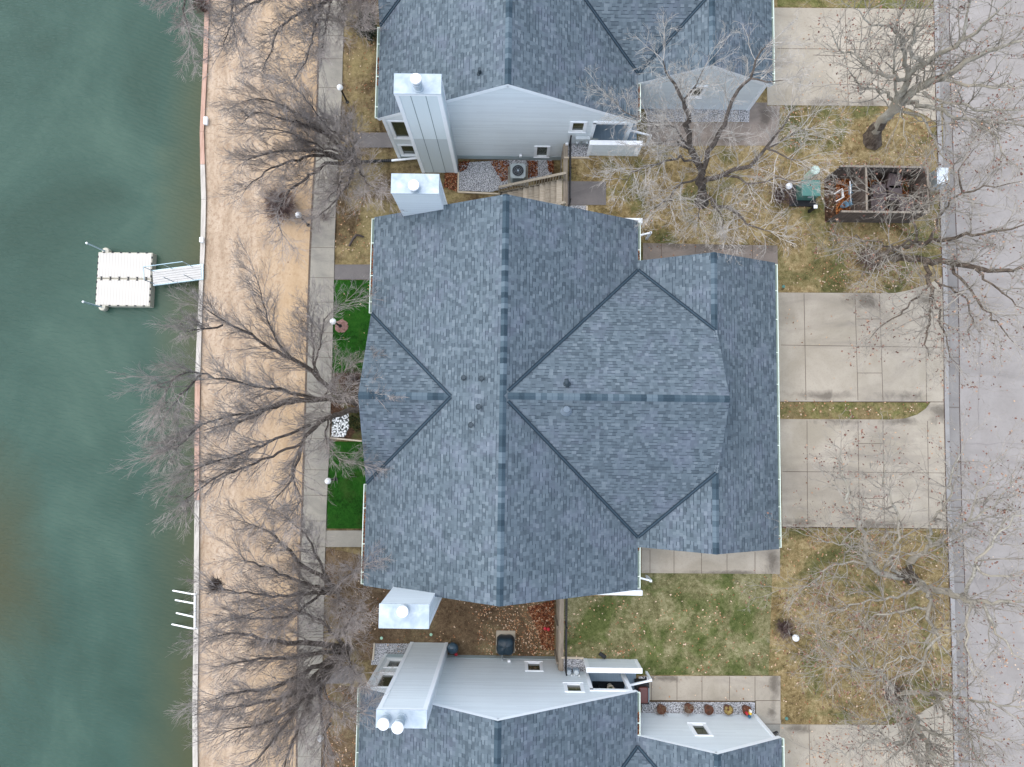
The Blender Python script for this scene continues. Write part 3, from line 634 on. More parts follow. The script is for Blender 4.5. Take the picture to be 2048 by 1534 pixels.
def house(cy, label, chims, vents, deb, seed):
    root = thing('house', (0, cy, 0), label, 'house', 'grey sided lakeside houses with slate blue shingle roofs')
    N, Sx, gN, gS = cy+LH, cy-LH, cy+LG, cy-LG
    r = MB(); N0, S0, gN0, gS0 = N, Sx, gN, gS; N += .055; Sx -= .055; gN += .055; gS -= .055
    xv = xM-(zr-zwc)/sW; xe = xG+.10
    slab(r, [(xM, N, zr), (xM, Sx, zr), (xL, Sx, ze), (xL, cy-HW, ze), (xv, cy, zwc), (xL, cy+HW, ze), (xL, N, ze)])
    for s in (1, -1):
        e = N if s > 0 else Sx; ge = gN if s > 0 else gS
        slab(r, [(xM, cy, zr), (xR, cy+s*HWE, ze), (xR, e, ze), (xM, e, zr)])
        slab(r, [(xM, cy, zr), (xR, cy+s*HWE, ze), (xG, cy+s*(zr-zg)/sE, zg), (xe, cy+s*((zr-zg)/sE), zg), (xe, cy, zr)], horiz='x')
        slab(r, [(xR, ge, ze), (xR, cy+s*HWE, ze), (xG, cy+s*(zr-zg)/sE, zg), (xG, ge, zg)])
        slab(r, [(xL, cy+s*HW, ze), (xv, cy, zwc), (xL+.0, cy, zwc)] if 0 else [(xL-.02, cy+s*HW, ze), (xv, cy, zwc), (xL-.02, cy, zwc)], horiz='x')
    slab(r, [(xG, gS, zg), (xG, gN, zg), (xGE, gN, zge), (xGE, gS, zge)], ez=zge)
    rf = r.build('roof', [M['shingle'], M['white']], root)
    c = MB(); sG = (zg-ze)/(xG-xR)
    ridgecap(c, (xM, Sx, zr), (xM, N, zr), (1, 0, 0), sE, sW, .135)
    ridgecap(c, (xM+.18, cy, zr), (xe, cy, zr), (0, 1, 0), sE, sE, .135)
    ridgecap(c, (xL-.02, cy, zwc), (xv, cy, zwc), (0, 1, 0), (zwc-ze)/HW, (zwc-ze)/HW, .15)
    for s in (1, -1):
        ge = gN if s > 0 else gS; ridgecap(c, (xG, cy+s*(zr-zg)/sE, zg), (xG, ge, zg), (1, 0, 0), .5, sG, .135)
    c.build('ridge_cap', M['ridge'], rf)
    v = MB()
    for s in (1, -1):
        valley(v, (xM+.2, cy+s*.2, zr-.2*sE), (xR, cy+s*HWE, ze)); valley(v, (xR, cy+s*HWE, ze), (xG, cy+s*(zr-zg)/sE, zg))
        valley(v, (xL, cy+s*HW, ze), (xv, cy+s*.02, zwc))
    v.build('valley_flashing', [M['flash'], M['flashmid']], rf)
    N, Sx, gN, gS = N0, S0, gN0, gS0
    # walls
    prof = lambda x: (zr-(xM-x)*sW if x < xM else zr-(x-xM)*sE)-.1
    gprof = lambda x: (zg-(xG-x)*sG if x < xG else zg-(x-xG)*.5)-.1
    wx0, wx1, gx1 = xL+.18, xR-.18, xGE-.2
    zbm = lambda x: 0 if x < XR else ZE-.1
    wb = MB(); ox0 = 3.52                            # entry porch recess from here to the corner
    openh = [(ox0, wx1, ZE-.1, 4.28)]
    wn, ws = list(winN), list(winS)
    gable_wall(wb, wx0, wx1, N-.02, zbm, prof, [(a, b, c_, d) for a, b, c_, d in wn if b < ox0]+openh, out=1)
    gable_wall(wb, wx0, wx1, Sx+.02, zbm, prof, [(a, b, c_, d) for a, b, c_, d in ws if b < ox0]+openh, out=-1)
    gable_wall(wb, xR-.2, gx1, gN-.02, lambda x: ZE-.1, gprof, gwN, out=1)
    gable_wall(wb, xR-.2, gx1, gS+.02, lambda x: ZE-.1, gprof, gwS, out=-1)
    wb.bb((wx0, Sx+.18, 0), (wx0+.16, N-.18, ze-.12))
    pd = 3.0                                         # porch depth
    wb.bb((wx1-.16, Sx+.02+pd, ZE-.1), (wx1, gS-.02+.0, ze-.12)) if gS > Sx+pd else None
    for s in (1, -1):
        e = N-.02 if s > 0 else Sx+.02
        wb.bb((ox0, e-s*(pd+.16), ZE-.1), (wx1, e-s*pd, 4.3)); wb.bb((ox0-.16, e-s*.17, ZE-.1), (ox0, e-s*(pd+.16), 4.3))
    wb.bb((gx1-.16, gS+.18, ZE-.1), (gx1, gN-.18, zge-.12))
    # triangular ends of the cross gables
    for xx, hh, zt, zb in ((xL+.16, HW, zwc, ze-.1), (xG+.05, (zr-zg)/sE, zr, zg+.02)):
        wb.add([(xx, cy-hh, zb-.0), (xx, cy+hh, zb), (xx, cy, zt-.1), (xx-.0+.1, cy-hh, zb), (xx+.1, cy+hh, zb), (xx+.1, cy, zt-.1)] if xx < 0 else
               [(xx, cy-hh, zb), (xx, cy+hh, zb), (xx, cy, zt-.1), (xx-.1, cy-hh, zb), (xx-.1, cy+hh, zb), (xx-.1, cy, zt-.1)], [(0, 1, 2), (3, 5, 4)])
    wl_ = wb.build('wall', M['siding'], root)
    for e, s in ((N-.02, 1), (Sx+.02, -1)):
        fd = MB(); fd.bb((wx0, e+s*.004, 0), (XR-.05, e+s*.02, .42)); fd.build('foundation_band', plain('foundation_paint', (.36, .43, .44)), wl_)
    tr = MB()
    for e, s in ((N, 1), (Sx, -1)):
        for x0, x1, z0, z1 in ((xL, xM, ze, zr), (xM, xR, zr, ze)): tr.bar((x0, e+s*.008, z0-.19), (x1, e+s*.008, z1-.19), .04, .19)
        for x in (wx0, ): tr.bb((x-.02, e-s*.16, 0), (x+.12, e+s*.018, ze-.2))
        tr.bb((ox0-.14, e-s*.02, ZE), (ox0, e+s*.03, 4.3)); tr.bb((ox0-.14, e-s*.02, 4.18), (wx1+.02, e+s*.03, 4.36)); tr.bb((wx1-.14, e-s*.15, ZE), (wx1+.02, e+s*.03, 4.18))
    for e, s in ((gN, 1), (gS, -1)):
        for x0, x1, z0, z1 in ((xR-.1, xG, ze-.05, zg), (xG, xGE, zg, zge)): tr.bar((x0, e+s*.008, z0-.18), (x1, e+s*.008, z1-.18), .04, .17)
        tr.bb((gx1-.12, e-s*.16, ZE), (gx1+.02, e+s*.018, zge-.2))
    tr.bb((xGE-.02, gS, zge-.2), (xGE+.005, gN, zge-.09)); tr.build('trim', M['white'], wl_)
    for lst, e, s in ((wn, N-.02, 1), (ws, Sx+.02, -1)):
        for a, b, z0, z1 in lst:
            if b < ox0: window(root, a, b, z0, z1, e, s)
    for a, b, z0, z1 in gwN: window(root, a, b, z0, z1, gN-.02, 1)
    for a, b, z0, z1 in gwS: window(root, a, b, z0, z1, gS+.02, -1)
    for s in (1, -1):                                # lake front windows and garage doors, seen only from the side
        for z0, z1 in ((.4, 2.1), (2.9, 4.2)):
            m = MB(); yy = cy+s*5.6; m.bb((wx0-.03, yy-1, z0), (wx0+.02, yy+1, z1)); w_ = m.build('window', M['white'], root)
            m = MB(); m.bb((wx0-.045, yy-.9, z0+.1), (wx0-.035, yy+.9, z1-.1)); m.build('pane', M['glass'], w_)
        m = MB(); yy = cy+s*3.0
        for k in range(4): m.bb((gx1+.004, yy-2.4, ZE+k*.53), (gx1+.04, yy+2.4, ZE+k*.53+.51))
        m.build('garage_door', M['white'], root)
        e = N-.02 if s > 0 else Sx+.02
        dk = MB(); dk.bb((ox0+.02, e-s*.02, ZE+.02), (wx1+.55, e-s*(pd-.02), ZE+.12)); dk.bb((ox0+.02, e+s*.25, ZE+.02), (wx1+.55, e-s*.02, ZE+.12))
        dk.build('porch_deck', M['bluegrey'], root)
    # gutters
    s1, s2 = cy+HW+.02, cy-HW-.02
    gutterseg(root, xL, s1, N, ze-.03, -1, deb.get('wn', ())); gutterseg(root, xL, Sx, s2, ze-.03, -1, deb.get('ws', ()))
    gutterseg(root, xR, gN+.05, N, ze-.03, 1, deb.get('en', ())); gutterseg(root, xR, Sx, gS-.05, ze-.03, 1, deb.get('es', ()))
    gutterseg(root, xGE, gS, gN, zge-.03, 1, ())
    for cw in chims: chimney(root, *cw)
    for vx, vy, r_, h_, cap in vents:
        m = MB(); zz = prof(vx)+.08 if vx < xM or abs(vy-cy) > (vx-xM) else zr-abs(vy-cy)*sE
        m.cyl((vx, vy, zz-.05), r_*2.0, .08, 18, r_*1.5)
        if cap == 1: m.cyl((vx, vy, zz), r_*.75, h_, 16); m.lathe((vx, vy, zz+h_), [(r_, -.06), (r_*1.05, 0), (r_*.9, .03), (.01, .045)], 20)
        elif cap == 2: m.tube([(vx, vy, zz), (vx, vy, zz+h_*.6), (vx-.03, vy+.07, zz+h_*.9), (vx-.06, vy+.2, zz+h_)], r_, 12)
        else: m.cyl((vx, vy, zz), r_, h_, 12)
        m.build('roof_vent', M['ventgrey'] if cap == 1 else M['pipe'], rf)
    return root
def VP(x, y, z): p = P(x, y, z); return (p.x, p.y)
cx0, cx1 = -4.87, -3.07; ZC = 8.14
house(YC, 'middle house seen whole, slate blue roof with crossing ridges and four dark valleys', [
    (cx0, cx1, YC+LH-.13, YC+LH+.60, ZC, False, [(P(828, 372, ZC+.3).x, P(828, 372, ZC+.3).y, .28)], 1),
    (cx0, cx1, YC-LH-.75, YC-LH+.08, ZC, False, [(P(806, 1222, ZC+.3).x, P(806, 1222, ZC+.3).y, .28)], -1)],
    [(*VP(930, 757, 6.5), .075, .30, 0), (*VP(965, 758, 7.), .075, .30, 0), (*VP(959, 814, 7.), .075, .30, 0), (*VP(944, 850, 6.7), .075, .30, 0), (*VP(1134, 770, 7.4), .085, .4, 2), (*VP(1133, 819, 7.5), .13, .2, 1)],
    dict(wn=[(6.0, 8.2)], ws=[(-6.3, -2.6)], en=[(7.7, 8.2)], es=[(-4.9, -4.8)]), 1)
house(YC+DN, 'northern house at the top edge, tall panelled chimney and wide gable wall facing south', [
    (cx0, cx1, P(850, 345, 0).y, YN+.02, ZC, True, [(P(832, 158, ZC+.7).x, P(832, 158, ZC+.7).y, .62)], -1)],
    [(*VP(960, 150, 6.9), .07, .35, 0)], dict(ws=[(15.5, 16.8)], es=[(14., 15.6)]), 2)
house(YC-DS, 'southern house at the bottom edge, wide chimney with two flue caps and gable facing north', [
    (cx0, cx1, YS-.02, P(860, 1285, 0).y, ZC, False, [(P(767, 1448, ZC+.5).x, P(767, 1448, ZC+.5).y, .42), (P(796, 1454, ZC+.75).x, P(796, 1454, ZC+.75).y, .72)], 1)],
    [], dict(en=[(-12.6, -11.6)]), 3)
# ------------------------------------------------------------------ yard walls, fences, stairs
def retaining(y0, y1, label):
    t = thing('retaining_wall', (XR, (y0+y1)/2, 0), label, 'retaining wall', 'timber retaining walls between the houses')
    a, b = min(y0, y1), max(y0, y1); nb = 8
    for k in range(nb):
        m = MB(); z = k*ZE/nb; m.bb((XR-.14+.004*(k % 2), a+.01*(k % 2), z+.006), (XR+.02, b-.012*(k % 3), z+ZE/nb-.006)); m.build('timber', M['timber'], t, bevel=.008)
    m = MB(); m.bb((XR-.10, a, ZE+.002), (XR+.09, b, ZE+.045)); m.build('cap_board', M['timber'], t)
    y = a+.3
    while y < b:
        m = MB(); m.bb((XR-.22, y-.05, 0), (XR-.145, y+.05, ZE-.1)); m.build('upright', M['timber'], t); y += 1.6
    return t
def ironfence(y0, y1, label, xo=.16, h=.95, nmax=90):
    t = thing('metal_fence', (XR+xo, (y0+y1)/2, ZE), label, 'fence', 'black metal fences on the retaining walls')
    a, b = min(y0, y1), max(y0, y1); n = max(1, round((b-a)/1.7)); x = XR+xo
    for i in range(n+1):
        y = a+(b-a)*i/n; m = MB(); m.bb((x-.03, y-.03, ZE), (x+.03, y+.03, ZE+h+.06)); m.lathe((x, y, ZE+h+.06), [(.04, 0), (.03, .03), (.002, .07)], 8); m.build('post', M['black'], t)
    for z in (ZE+.12, ZE+h-.18, ZE+h): 
        m = MB(); m.bb((x-.018, a, z-.016), (x+.018, b, z+.016)); m.build('rail', M['black'], t)
    k = MB(); y = a+.11
    while y < b: k.bb((x-.008, y-.008, ZE+.1), (x+.008, y+.008, ZE+h-.02)); y += .11
    tag(k.build('bars', M['black'], t), kind='stuff')
    return t
yn0 = P(1120, 412, ZE).y; ys1 = YS
YMN = YC+LH; YMS = YC-LH
retaining(YMN, YN, 'timber retaining wall north of the middle house, beside the wooden stairs')
retaining(YMS, YS, 'timber retaining wall south of the middle house, beside the green lawn')
ironfence(P(1120, 412, ZE).y, P(1122, 290, ZE).y, 'black metal fence at the head of the wooden stairs')
ironfence(YMS-.1, YS+.15, 'black metal fence along the west edge of the green lawn')
def yardwall(cy, s, label, gate):
    e = cy+s*LH; d = P(1220, 1318, ZE).y-YS; x0 = P(1168, 1318, ZE).x; x1 = P(1273, 1318, ZE).x; h = 1.28
    t = thing('privacy_wall', ((x0+x1)/2, e+s*d, ZE), label, 'low wall', 'low sided walls in front of the entry porches')
    m = MB(); m.bb((x0, e+s*d, ZE-.1), (x1, e+s*(d-.15), ZE+h-.04)); m.build('panel', M['siding'], t)
    m = MB()
    for xa, xb in ((x0-.02, x0+.13), (x1-.13, x1+.02)): m.bb((xa, e+s*(d+.015), ZE), (xb, e+s*(d-.165), ZE+h-.04))
    m.build('corner_board', M['white'], t)
    m = MB(); m.bb((x0-.03, e+s*(d+.03), ZE+h-.04), (x1+.03, e+s*(d-.19), ZE+h+.0)); m.build('cap', M['white'], t)
    g = thing('entry_railing', (x1+.4, e, ZE), gate, 'railing', 'white entry railings')
    pr = P(1302, 1361, ZE+1.05); dy = abs(pr.y-YS); py_ = e+s*(dy if pr.y > YS else -dy)
    m = MB(); m.bb((pr.x-.05, py_-.05, ZE), (pr.x+.05, py_+.05, ZE+1.05)); m.build('post', M['white'], g)
    m = MB(); m.bar((pr.x+.03, py_, ZE+1.0), (xR-.1, e-s*.25, ZE+1.0), .07, .1); m.build('rail', M['white'], g)
yardwall(YC, 1, 'low wall under the north east roof corner of the middle house', 'white railing under the north east roof corner of the middle house')
yardwall(YC, -1, 'low wall under the south east roof corner of the middle house', 'white railing under the south east roof corner of the middle house')
yardwall(YC+DN, -1, 'low sided wall half hidden by the silver twigs, before the northern house', 'white railing beside the porch of the northern house, behind twigs')
yardwall(YC-DS, 1, 'low sided wall with white cap in front of the southern porch', 'white railing beside the porch of the southern house')
# wooden stairs up to the street level
st = thing('wooden_stairs', (1.2, P(1050, 380, 1).y, 0), 'weathered wooden stairs with balustrade rising east beside the middle house', 'stairs')
ya = P(1118, 361, ZE).y; yb = ya-1.35; nst = 11; run = .265
for i in range(nst):
    x1 = XR-.16-run*i; z = ZE-(i+0)*ZE/(nst+0); m = MB(); m.bb((x1-run-.02, ya, z-.05), (x1-.004, yb, z)); m.build('tread', M['timberx'] if i % 3 else M['cream2'], st)
    m = MB(); m.bb((x1-run+.0, ya-.03, z-ZE/nst), (x1-run+.02, yb+.03, z-.052)); m.build('riser', M['fencew'], st)
for y, lab in ((ya+.03, 1), (yb-.03, 2)):
    xt, xb_ = XR-.1, XR-.16-run*nst-.15
    m = MB(); m.bar((xt, y, ZE-.12), (xb_, y, .05), .05, .28); m.build('stringer', M['timberx'], st)
    ft = lambda x: .0+(x-xb_)/(xt-xb_)*ZE
    m = MB(); m.bar((xt, y, ZE+.88), (xb_, y, .92), .12, .045); m.build('handrail', M['timberx'], st)
    m = MB(); m.bar((xt, y, ZE+.1), (xb_, y, .14), .05, .07); m.build('bottom_rail', M['timberx'], st)
    n = 24
    for i in range(n+1):
        x = xb_+(xt-xb_)*i/n; m = MB(); w_ = .045 if i in (0, n) else .02; m.bb((x-w_, y-w_, ft(x)+.1), (x+w_, y+w_, ft(x)+.9)); m.build('baluster', M['timberx'], st)
# pale edging boards of the gravel beds
def edging(pts, z, label, h=.1):
    o = MB()
    q = px(pts, z)
    for a, b in zip(q, q[1:]): o.bar(a, b, .07, h)
    return tag(o.build('bed_edging', M['cream']), label, 'edging board', 'pale boards edging the gravel beds')
edging([(917, 345), (916, 384), (1000, 388)], .05, 'pale board around the gravel north of the middle chimney')
edging([(1128, 315.5), (1178, 315.5)], ZE+.04, 'pale board beside the meters of the northern house')
edging([(1123, 1315), (1167, 1316)], ZE+.04, 'pale board beside the meters of the southern house')
edging([(1174, 412), (1174, 445)], ZE+.04, 'pale board end at the north roof edge of the middle house')
edging([(661, 876), (724, 882)], .05, 'pale stone edging south of the white stones', .14)
edging([(749, 1286), (746, 1320)], .05, 'pale board beside the gravel by the south west windows')

# ------------------------------------------------------------------ dock, gangway, pipe frame
def dockthing():
    a, b, c, d = [P(x, y, ZW+.42) for x, y in ((196, 506), (305, 503), (305, 610), (196, 614))]
    x0, x1, y1, y0 = a.x, b.x, (a.y+b.y)/2, (c.y+d.y)/2; ym = (y0+y1)/2+.02
    t = thing('floating_dock', ((x0+x1)/2, ym, ZW), 'square cream plastic floating dock with ribbed top on the green lake', 'dock')
    for ya_, yb_ in ((ym+.01, y1), (y0, ym-.01)):
        m = MB(); m.bb((x0, ya_, ZW-.15), (x1, yb_, ZW+.40)); f_ = m.build('float_section', M['dockedge'], t, bevel=.03)
        m = MB(); m.bb((x0+.05, ya_+.05, ZW+.40), (x1-.05, yb_-.05, ZW+.42)); m.build('ribbed_deck', M['dock'], f_)
    for i in range(6):
        x = x0+.25+(x1-x0-.5)*i/5
        m = MB()
        for s in (-1, 1): m.prism([(x-.055, ym+s*.10), (x+.055, ym+s*.10), (x+.02, ym), (x-.02, ym)] if s < 0 else [(x-.02, ym), (x+.02, ym), (x+.055, ym+s*.10), (x-.055, ym+s*.10)], ZW+.421, ZW+.435)
        m.build('connector', M['black'], t)
    for i in range(6):
        for y in (y0+.02, y1-.02):
            x = x0+.3+(x1-x0-.6)*i/5; m = MB(); m.bb((x-.05, y-.03, ZW+.40), (x+.05, y+.03, ZW+.425)); m.build('edge_pocket', M['black'], t)
    for i in range(8):
        if i in (3, 4): pass
        for x in (x0+.02, x1-.02):
            y = y0+.25+(y1-y0-.5)*i/7; m = MB(); m.bb((x-.03, y-.05, ZW+.40), (x+.03, y+.05, ZW+.425)); m.build('edge_pocket', M['black'], t)
    for (tx, ty), yy, s in (((172, 490), y1+.06, 1), ((172, 607), y0-.06, -1)):
        top = P(tx, ty, ZW+1.9); bx = x0+.28
        m = MB(); m.lathe((x0+.35, yy, ZW+.1), [(.01, 0), (.17, 0), (.19, .2), (.17, .3), (.01, .31)], 20); m.build('pile_holder', M['dockedge'], t)
        m = MB(); m.tube([(top.x+.02, top.y, ZW-1.8), (top.x+.0, top.y, ZW+1.9)], .045, 10) if 0 else m.tube([(x0+.32, yy, ZW-1.8), (x0+.32, yy, ZW+.4), (x0+.28, yy+s*.01, ZW+1.8)], .04, 10); m.build('mooring_pile', M['rail'], t)
        m = MB(); m.ball((x0+.28, yy+s*.01, ZW+1.8), .06, 10, 6); m.build('pile_cap', M['pvc'], t)
    return x0, x1, y0, y1
dx0_, dx1_, dy0_, dy1_ = dockthing()
A1, A2 = P(306, 543, ZW+.5), P(306, 569, ZW+.5); B1, B2 = P(403, 528, .16), P(403, 559, .16)
t = thing('gangway', (A1+B2)/2, 'grey plank gangway with thin metal rails from the sea wall to the dock', 'gangway')
wv_ = (A2-A1).length*.5+(B2-B1).length*.5; ctrA = (A1+A2)/2; ctrB = (B1+B2)/2; dd = (ctrB-ctrA).normalized(); nn = Vector((-dd.y, dd.x, 0)).normalized()
for k in range(6):
    o_ = (k-2.5)/6*wv_; m = MB(); m.bar(ctrA+nn*o_, ctrB+nn*o_, wv_/6-.012, .04); m.build('plank', M['dock2'], t)
for s in (-1, 1):
    m = MB(); m.bar(ctrA+nn*s*wv_/2-Vector((0, 0, .06)), ctrB+nn*s*wv_/2-Vector((0, 0, .06)), .06, .14); m.build('side_beam', M['rail'], t)
    pts = []
    for f_ in (.03, .42, .82):
        b0 = ctrA.lerp(ctrB, f_)+nn*s*(wv_/2-.04); tp = b0+Vector((0, 0, 1.0)); pts.append(tp)
        m = MB(); m.tube([b0, tp], .018, 8); m.build('rail_post', M['capgrey'] if s < 0 else M['rail'], t)
    if s > 0:
        m = MB(); m.tube(pts, .022, 8); m.build('hand_rail', M['rail'], t)
m = MB(); q = ctrA.lerp(ctrB, .03); m.tube([q+nn*(wv_/2-.04)+Vector((0, 0, 1.0)), q-nn*(wv_/2-.04)+Vector((0, 0, 1.0))], .02, 8); m.build('end_bar', M['rail'], t)
m = MB(); m.bar(B1+Vector((.03, 0, -.02)), B2+Vector((.03, 0, -.02)), .12, .05); m.build('hinge_plate', M['rail'], t)
t = thing('pipe_frame', P(390, 1220, .14), 'white pipe frame with four arms slanting from the sea wall into the lake', 'pipe frame')
a, b = P(390, 1187, .16), P(390, 1256, .16)
m = MB(); m.tube([P(394, 1187, .1), a, b, P(394, 1256, .1)], .042, 12); m.build('cross_pipe', M['pvc'], t)
for (x0, y0), (x1, y1), z1 in (((384, 1188), (340, 1180), -.75), ((389, 1207), (351, 1200), -.62), ((389, 1234), (353, 1226), -.62), ((384, 1257), (338, 1247), -.75)):
    m = MB(); m.tube([P(390, y0, .16), P(x0, y0, .12), P(x1, y1, z1)], .04, 12); m.build('arm', M['pvc'], t)
m = MB(); m.bb(P(402, 476, .09), P(406, 484, .28)); tag(m.build('dock_box', M['white'], bevel=.02), 'small white box on the sea wall north of the gangway', 'box')
m = MB(); m.bb(P(410, 236, .05), P(414, 248, .22)); tag(m.build('white_marker', M['white'], bevel=.02), 'short white marker behind the brown sea wall boards', 'marker')

# ------------------------------------------------------------------ lamps
def lamp(gx, gy, base, h, label):
    p = P(gx, gy, base+h)
    t = thing('lamp_post', (p.x, p.y, base), label, 'lamp post', 'bollard lamps with white globes')
    m = MB(); m.tube([(p.x, p.y, base), (p.x, p.y, base+h-.14)], .045, 12); m.lathe((p.x, p.y, base), [(.09, 0), (.09, .04), (.05, .08)], 14); m.build('pole', M['black'], t)
    m = MB(); m.ball((p.x, p.y, base+h), .152, 22, 12); m.build('globe', M['globe'], t, smooth=True)
    m = MB(); m.lathe((p.x, p.y, base+h-.17), [(.06, 0), (.09, .03), (.09, .05), (.02, .06)], 14); m.build('collar', M['black'], t)
for gx_, gy_, b_, h_, l_ in ((680, 175, 0, 1.5, 'white globe lamp beside the path at the north west house corner'), (597, 430, 0, 1.6, 'white globe lamp on the sand beside the brushy dark shrub'), (666, 643, 0, 1.4, 'white globe lamp on the north green turf patch'),
    (656, 962, 0, 1.4, 'white globe lamp on the south green turf patch'), (641, 1477, 0, 1.6, 'white globe lamp beside the path near the bottom edge'), (1591.5, 1276, ZE, 1.0, 'white globe lamp on the lawn beside a round twiggy shrub'), (1578, 372, ZE, 1.1, 'white globe lamp beside the green transformer box')):
    lamp(gx_, gy_, b_, h_, l_)

# ------------------------------------------------------------------ air conditioners and small things by the walls
def ac(cx, cy, z, label):
    t = thing('air_conditioner', (cx, cy, z), label, 'air conditioner')
    m = MB(); m.bb((cx-.52, cy-.5, z), (cx+.52, cy+.5, z+.08)); m.build('pad', M['walkc'], t)
    hw = .38; q = [(cx-hw, cy-hw*.75), (cx-hw*.75, cy-hw), (cx+hw*.75, cy-hw), (cx+hw, cy-hw*.75), (cx+hw, cy+hw*.75), (cx+hw*.75, cy+hw), (cx-hw*.75, cy+hw), (cx-hw, cy+hw*.75)]
    m = MB(); m.prism(q, z+.08, z+.78); m.build('housing', M['acgrey'], t, bevel=.01)
    m = MB()
    for k in range(13):
        zz = z+.14+k*.046; m.bb((cx-hw-.006, cy-hw*.7, zz), (cx+hw+.006, cy+hw*.7, zz+.02)); m.bb((cx-hw*.7, cy-hw-.006, zz), (cx+hw*.7, cy+hw+.006, zz+.02))
    m.build('louvre', plain('louvre_dark', (.13, .15, .15)), t)
    m = MB(); m.lathe((cx, cy, z+.781), [(.29, 0), (.29, .012), (.01, .012)], 30); m.build('fan_well', M['black'], t)
    m = MB()
    for k in range(4):
        a_ = k*pi/2+.3; m.box((cx+cos(a_)*.14, cy+sin(a_)*.14, z+.80), (.22, .1, .006), rz=a_)
    m.build('fan_blade', plain('fan_blade', (.03, .035, .04)), t)
    m = MB(); m.cyl((cx, cy, z+.797), .055, .02, 16)
    for r_ in (.12, .2, .28):
        for k in range(28):
            a_ = 2*pi*k/28; b_ = 2*pi*(k+1)/28; m.bar((cx+cos(a_)*r_, cy+sin(a_)*r_, z+.815), (cx+cos(b_)*r_, cy+sin(b_)*r_, z+.815), .006, .006)
    m.build('fan_guard', M['capgrey'], t)
p = P(1036, 341, .8); ac(p.x, p.y, 0, 'grey air conditioner with round fan below the northern gable')
p = P(1011, 1284, 0)
t = thing('air_conditioner', p, 'air conditioner under a black cover on a pale pad near fallen leaves', 'air conditioner')
m = MB(); m.bb((p.x-.46, p.y-.5, 0), (p.x+.46, p.y+.55, .06)); m.build('pad', M['drive'], t)
m = MB(); cx_, cy_ = p.x, p.y-.02; ring = []
for z_, k_ in ((.06, .44), (.3, .47), (.68, .43), (.80, .36), (.82, .02)):
    ring.append([(cx_+k_*(cos(a)*(1-.12*cos(4*a+.2))), cy_+k_*(sin(a)*(1-.12*cos(4*a)))+.0, z_+.015*sin(5*a)) for a in [2*pi*i/28 for i in range(28)]])
vs = [q for r_ in ring for q in r_]; m.add(vs, [(i*28+k, i*28+(k+1) % 28, (i+1)*28+(k+1) % 28, (i+1)*28+k) for i in range(4) for k in range(28)]); m.build('cover', M['nearblack'], t, smooth=True)
p = P(905, 1297, .75)
t = thing('kettle_grill', (p.x, p.y, 0), 'black round kettle grill beside the southern chimney', 'grill')
m = MB(); m.lathe((p.x, p.y, .5), [(.02, 0), (.2, .06), (.27, .2)], 22); m.build('bowl', M['black'], t, smooth=True)
m = MB(); m.lathe((p.x, p.y, .7), [(.28, 0), (.25, .1), (.15, .19), (.02, .22)], 22); m.tube([(p.x-.05, p.y, .9), (p.x-.05, p.y, .96), (p.x+.05, p.y, .96), (p.x+.05, p.y, .9)], .012, 6); m.build('lid', plain('grill_lid', (.03, .06, .085), .4, .5), t, smooth=True)
for k in range(3):
    a_ = k*2.09; m = MB(); m.tube([(p.x+cos(a_)*.12, p.y+sin(a_)*.12, .55), (p.x+cos(a_)*.27, p.y+sin(a_)*.27, 0)], .013, 6); m.build('leg', M['black'], t)
redp = plain('red_plastic', (.55, .03, .05), .4, .5)
for (x, y), z, l in (((1090, 1257), .1, 'western of two small red balls in the leaf drift'), ((1097, 1258.5), .1, 'eastern of two small red balls in the leaf drift'), ((912, 1309), .1, 'small red ball beside the kettle grill')):
    q = P(x, y, z); m = MB(); m.ball(q, .085, 14, 8); tag(m.build('red_ball', redp, smooth=True), l, 'ball')
# wall boxes and pipes
def wallbox(px_, py_, yw, s, label, w_=.14, h_=.16, d_=.1, mat='white', name='wall_box'):
    q = W(px_, py_, yw); m = MB(); m.bb((q.x-w_/2, yw, q.z-h_/2), (q.x+w_/2, yw+s*d_, q.z+h_/2)); return tag(m.build(name, M[mat], bevel=.01), label, 'utility box')
wallbox(1041, 310, YN, -1, 'small white box on the northern gable above the air conditioner')
wallbox(1134, 286, YN, -1, 'small white box on the northern gable beside the fence end')
wallbox(1018, 1324, YS, 1, 'small white box on the southern gable above the covered unit')
q = W(1165, 276, YN)
t = thing('electric_meter', q, 'grey electric meters and conduits under the small window, northern gable', 'meter')
m = MB(); m.bb((q.x-.34, YN, q.z+.02), (q.x+.34, YN-.16, q.z+.22)); m.build('header_box', M['box'], t)
for k in (-.24, .0, .24):
    m = MB(); m.tube([(q.x+k, YN-.08, q.z+.02), (q.x+k, YN-.08, ZE)], .05 if k else .035, 10); m.build('conduit', M['acgrey'], t)
for k in (-.24, .24):
    m = MB(); m.bb((q.x+k-.09, YN-.15, q.z-.22), (q.x+k+.09, YN-.01, q.z-.02)); m.lathe((q.x+k, YN-.16, q.z-.12), [(.07, 0), (.05, .03)], 12); m.build('meter_case', M['box'], t)
m = MB(); m.bb((q.x+.45, YN-.15, q.z-.3), (q.x+.75, YN-.01, q.z+.0)); m.build('switch_box', M['acgrey'], t)
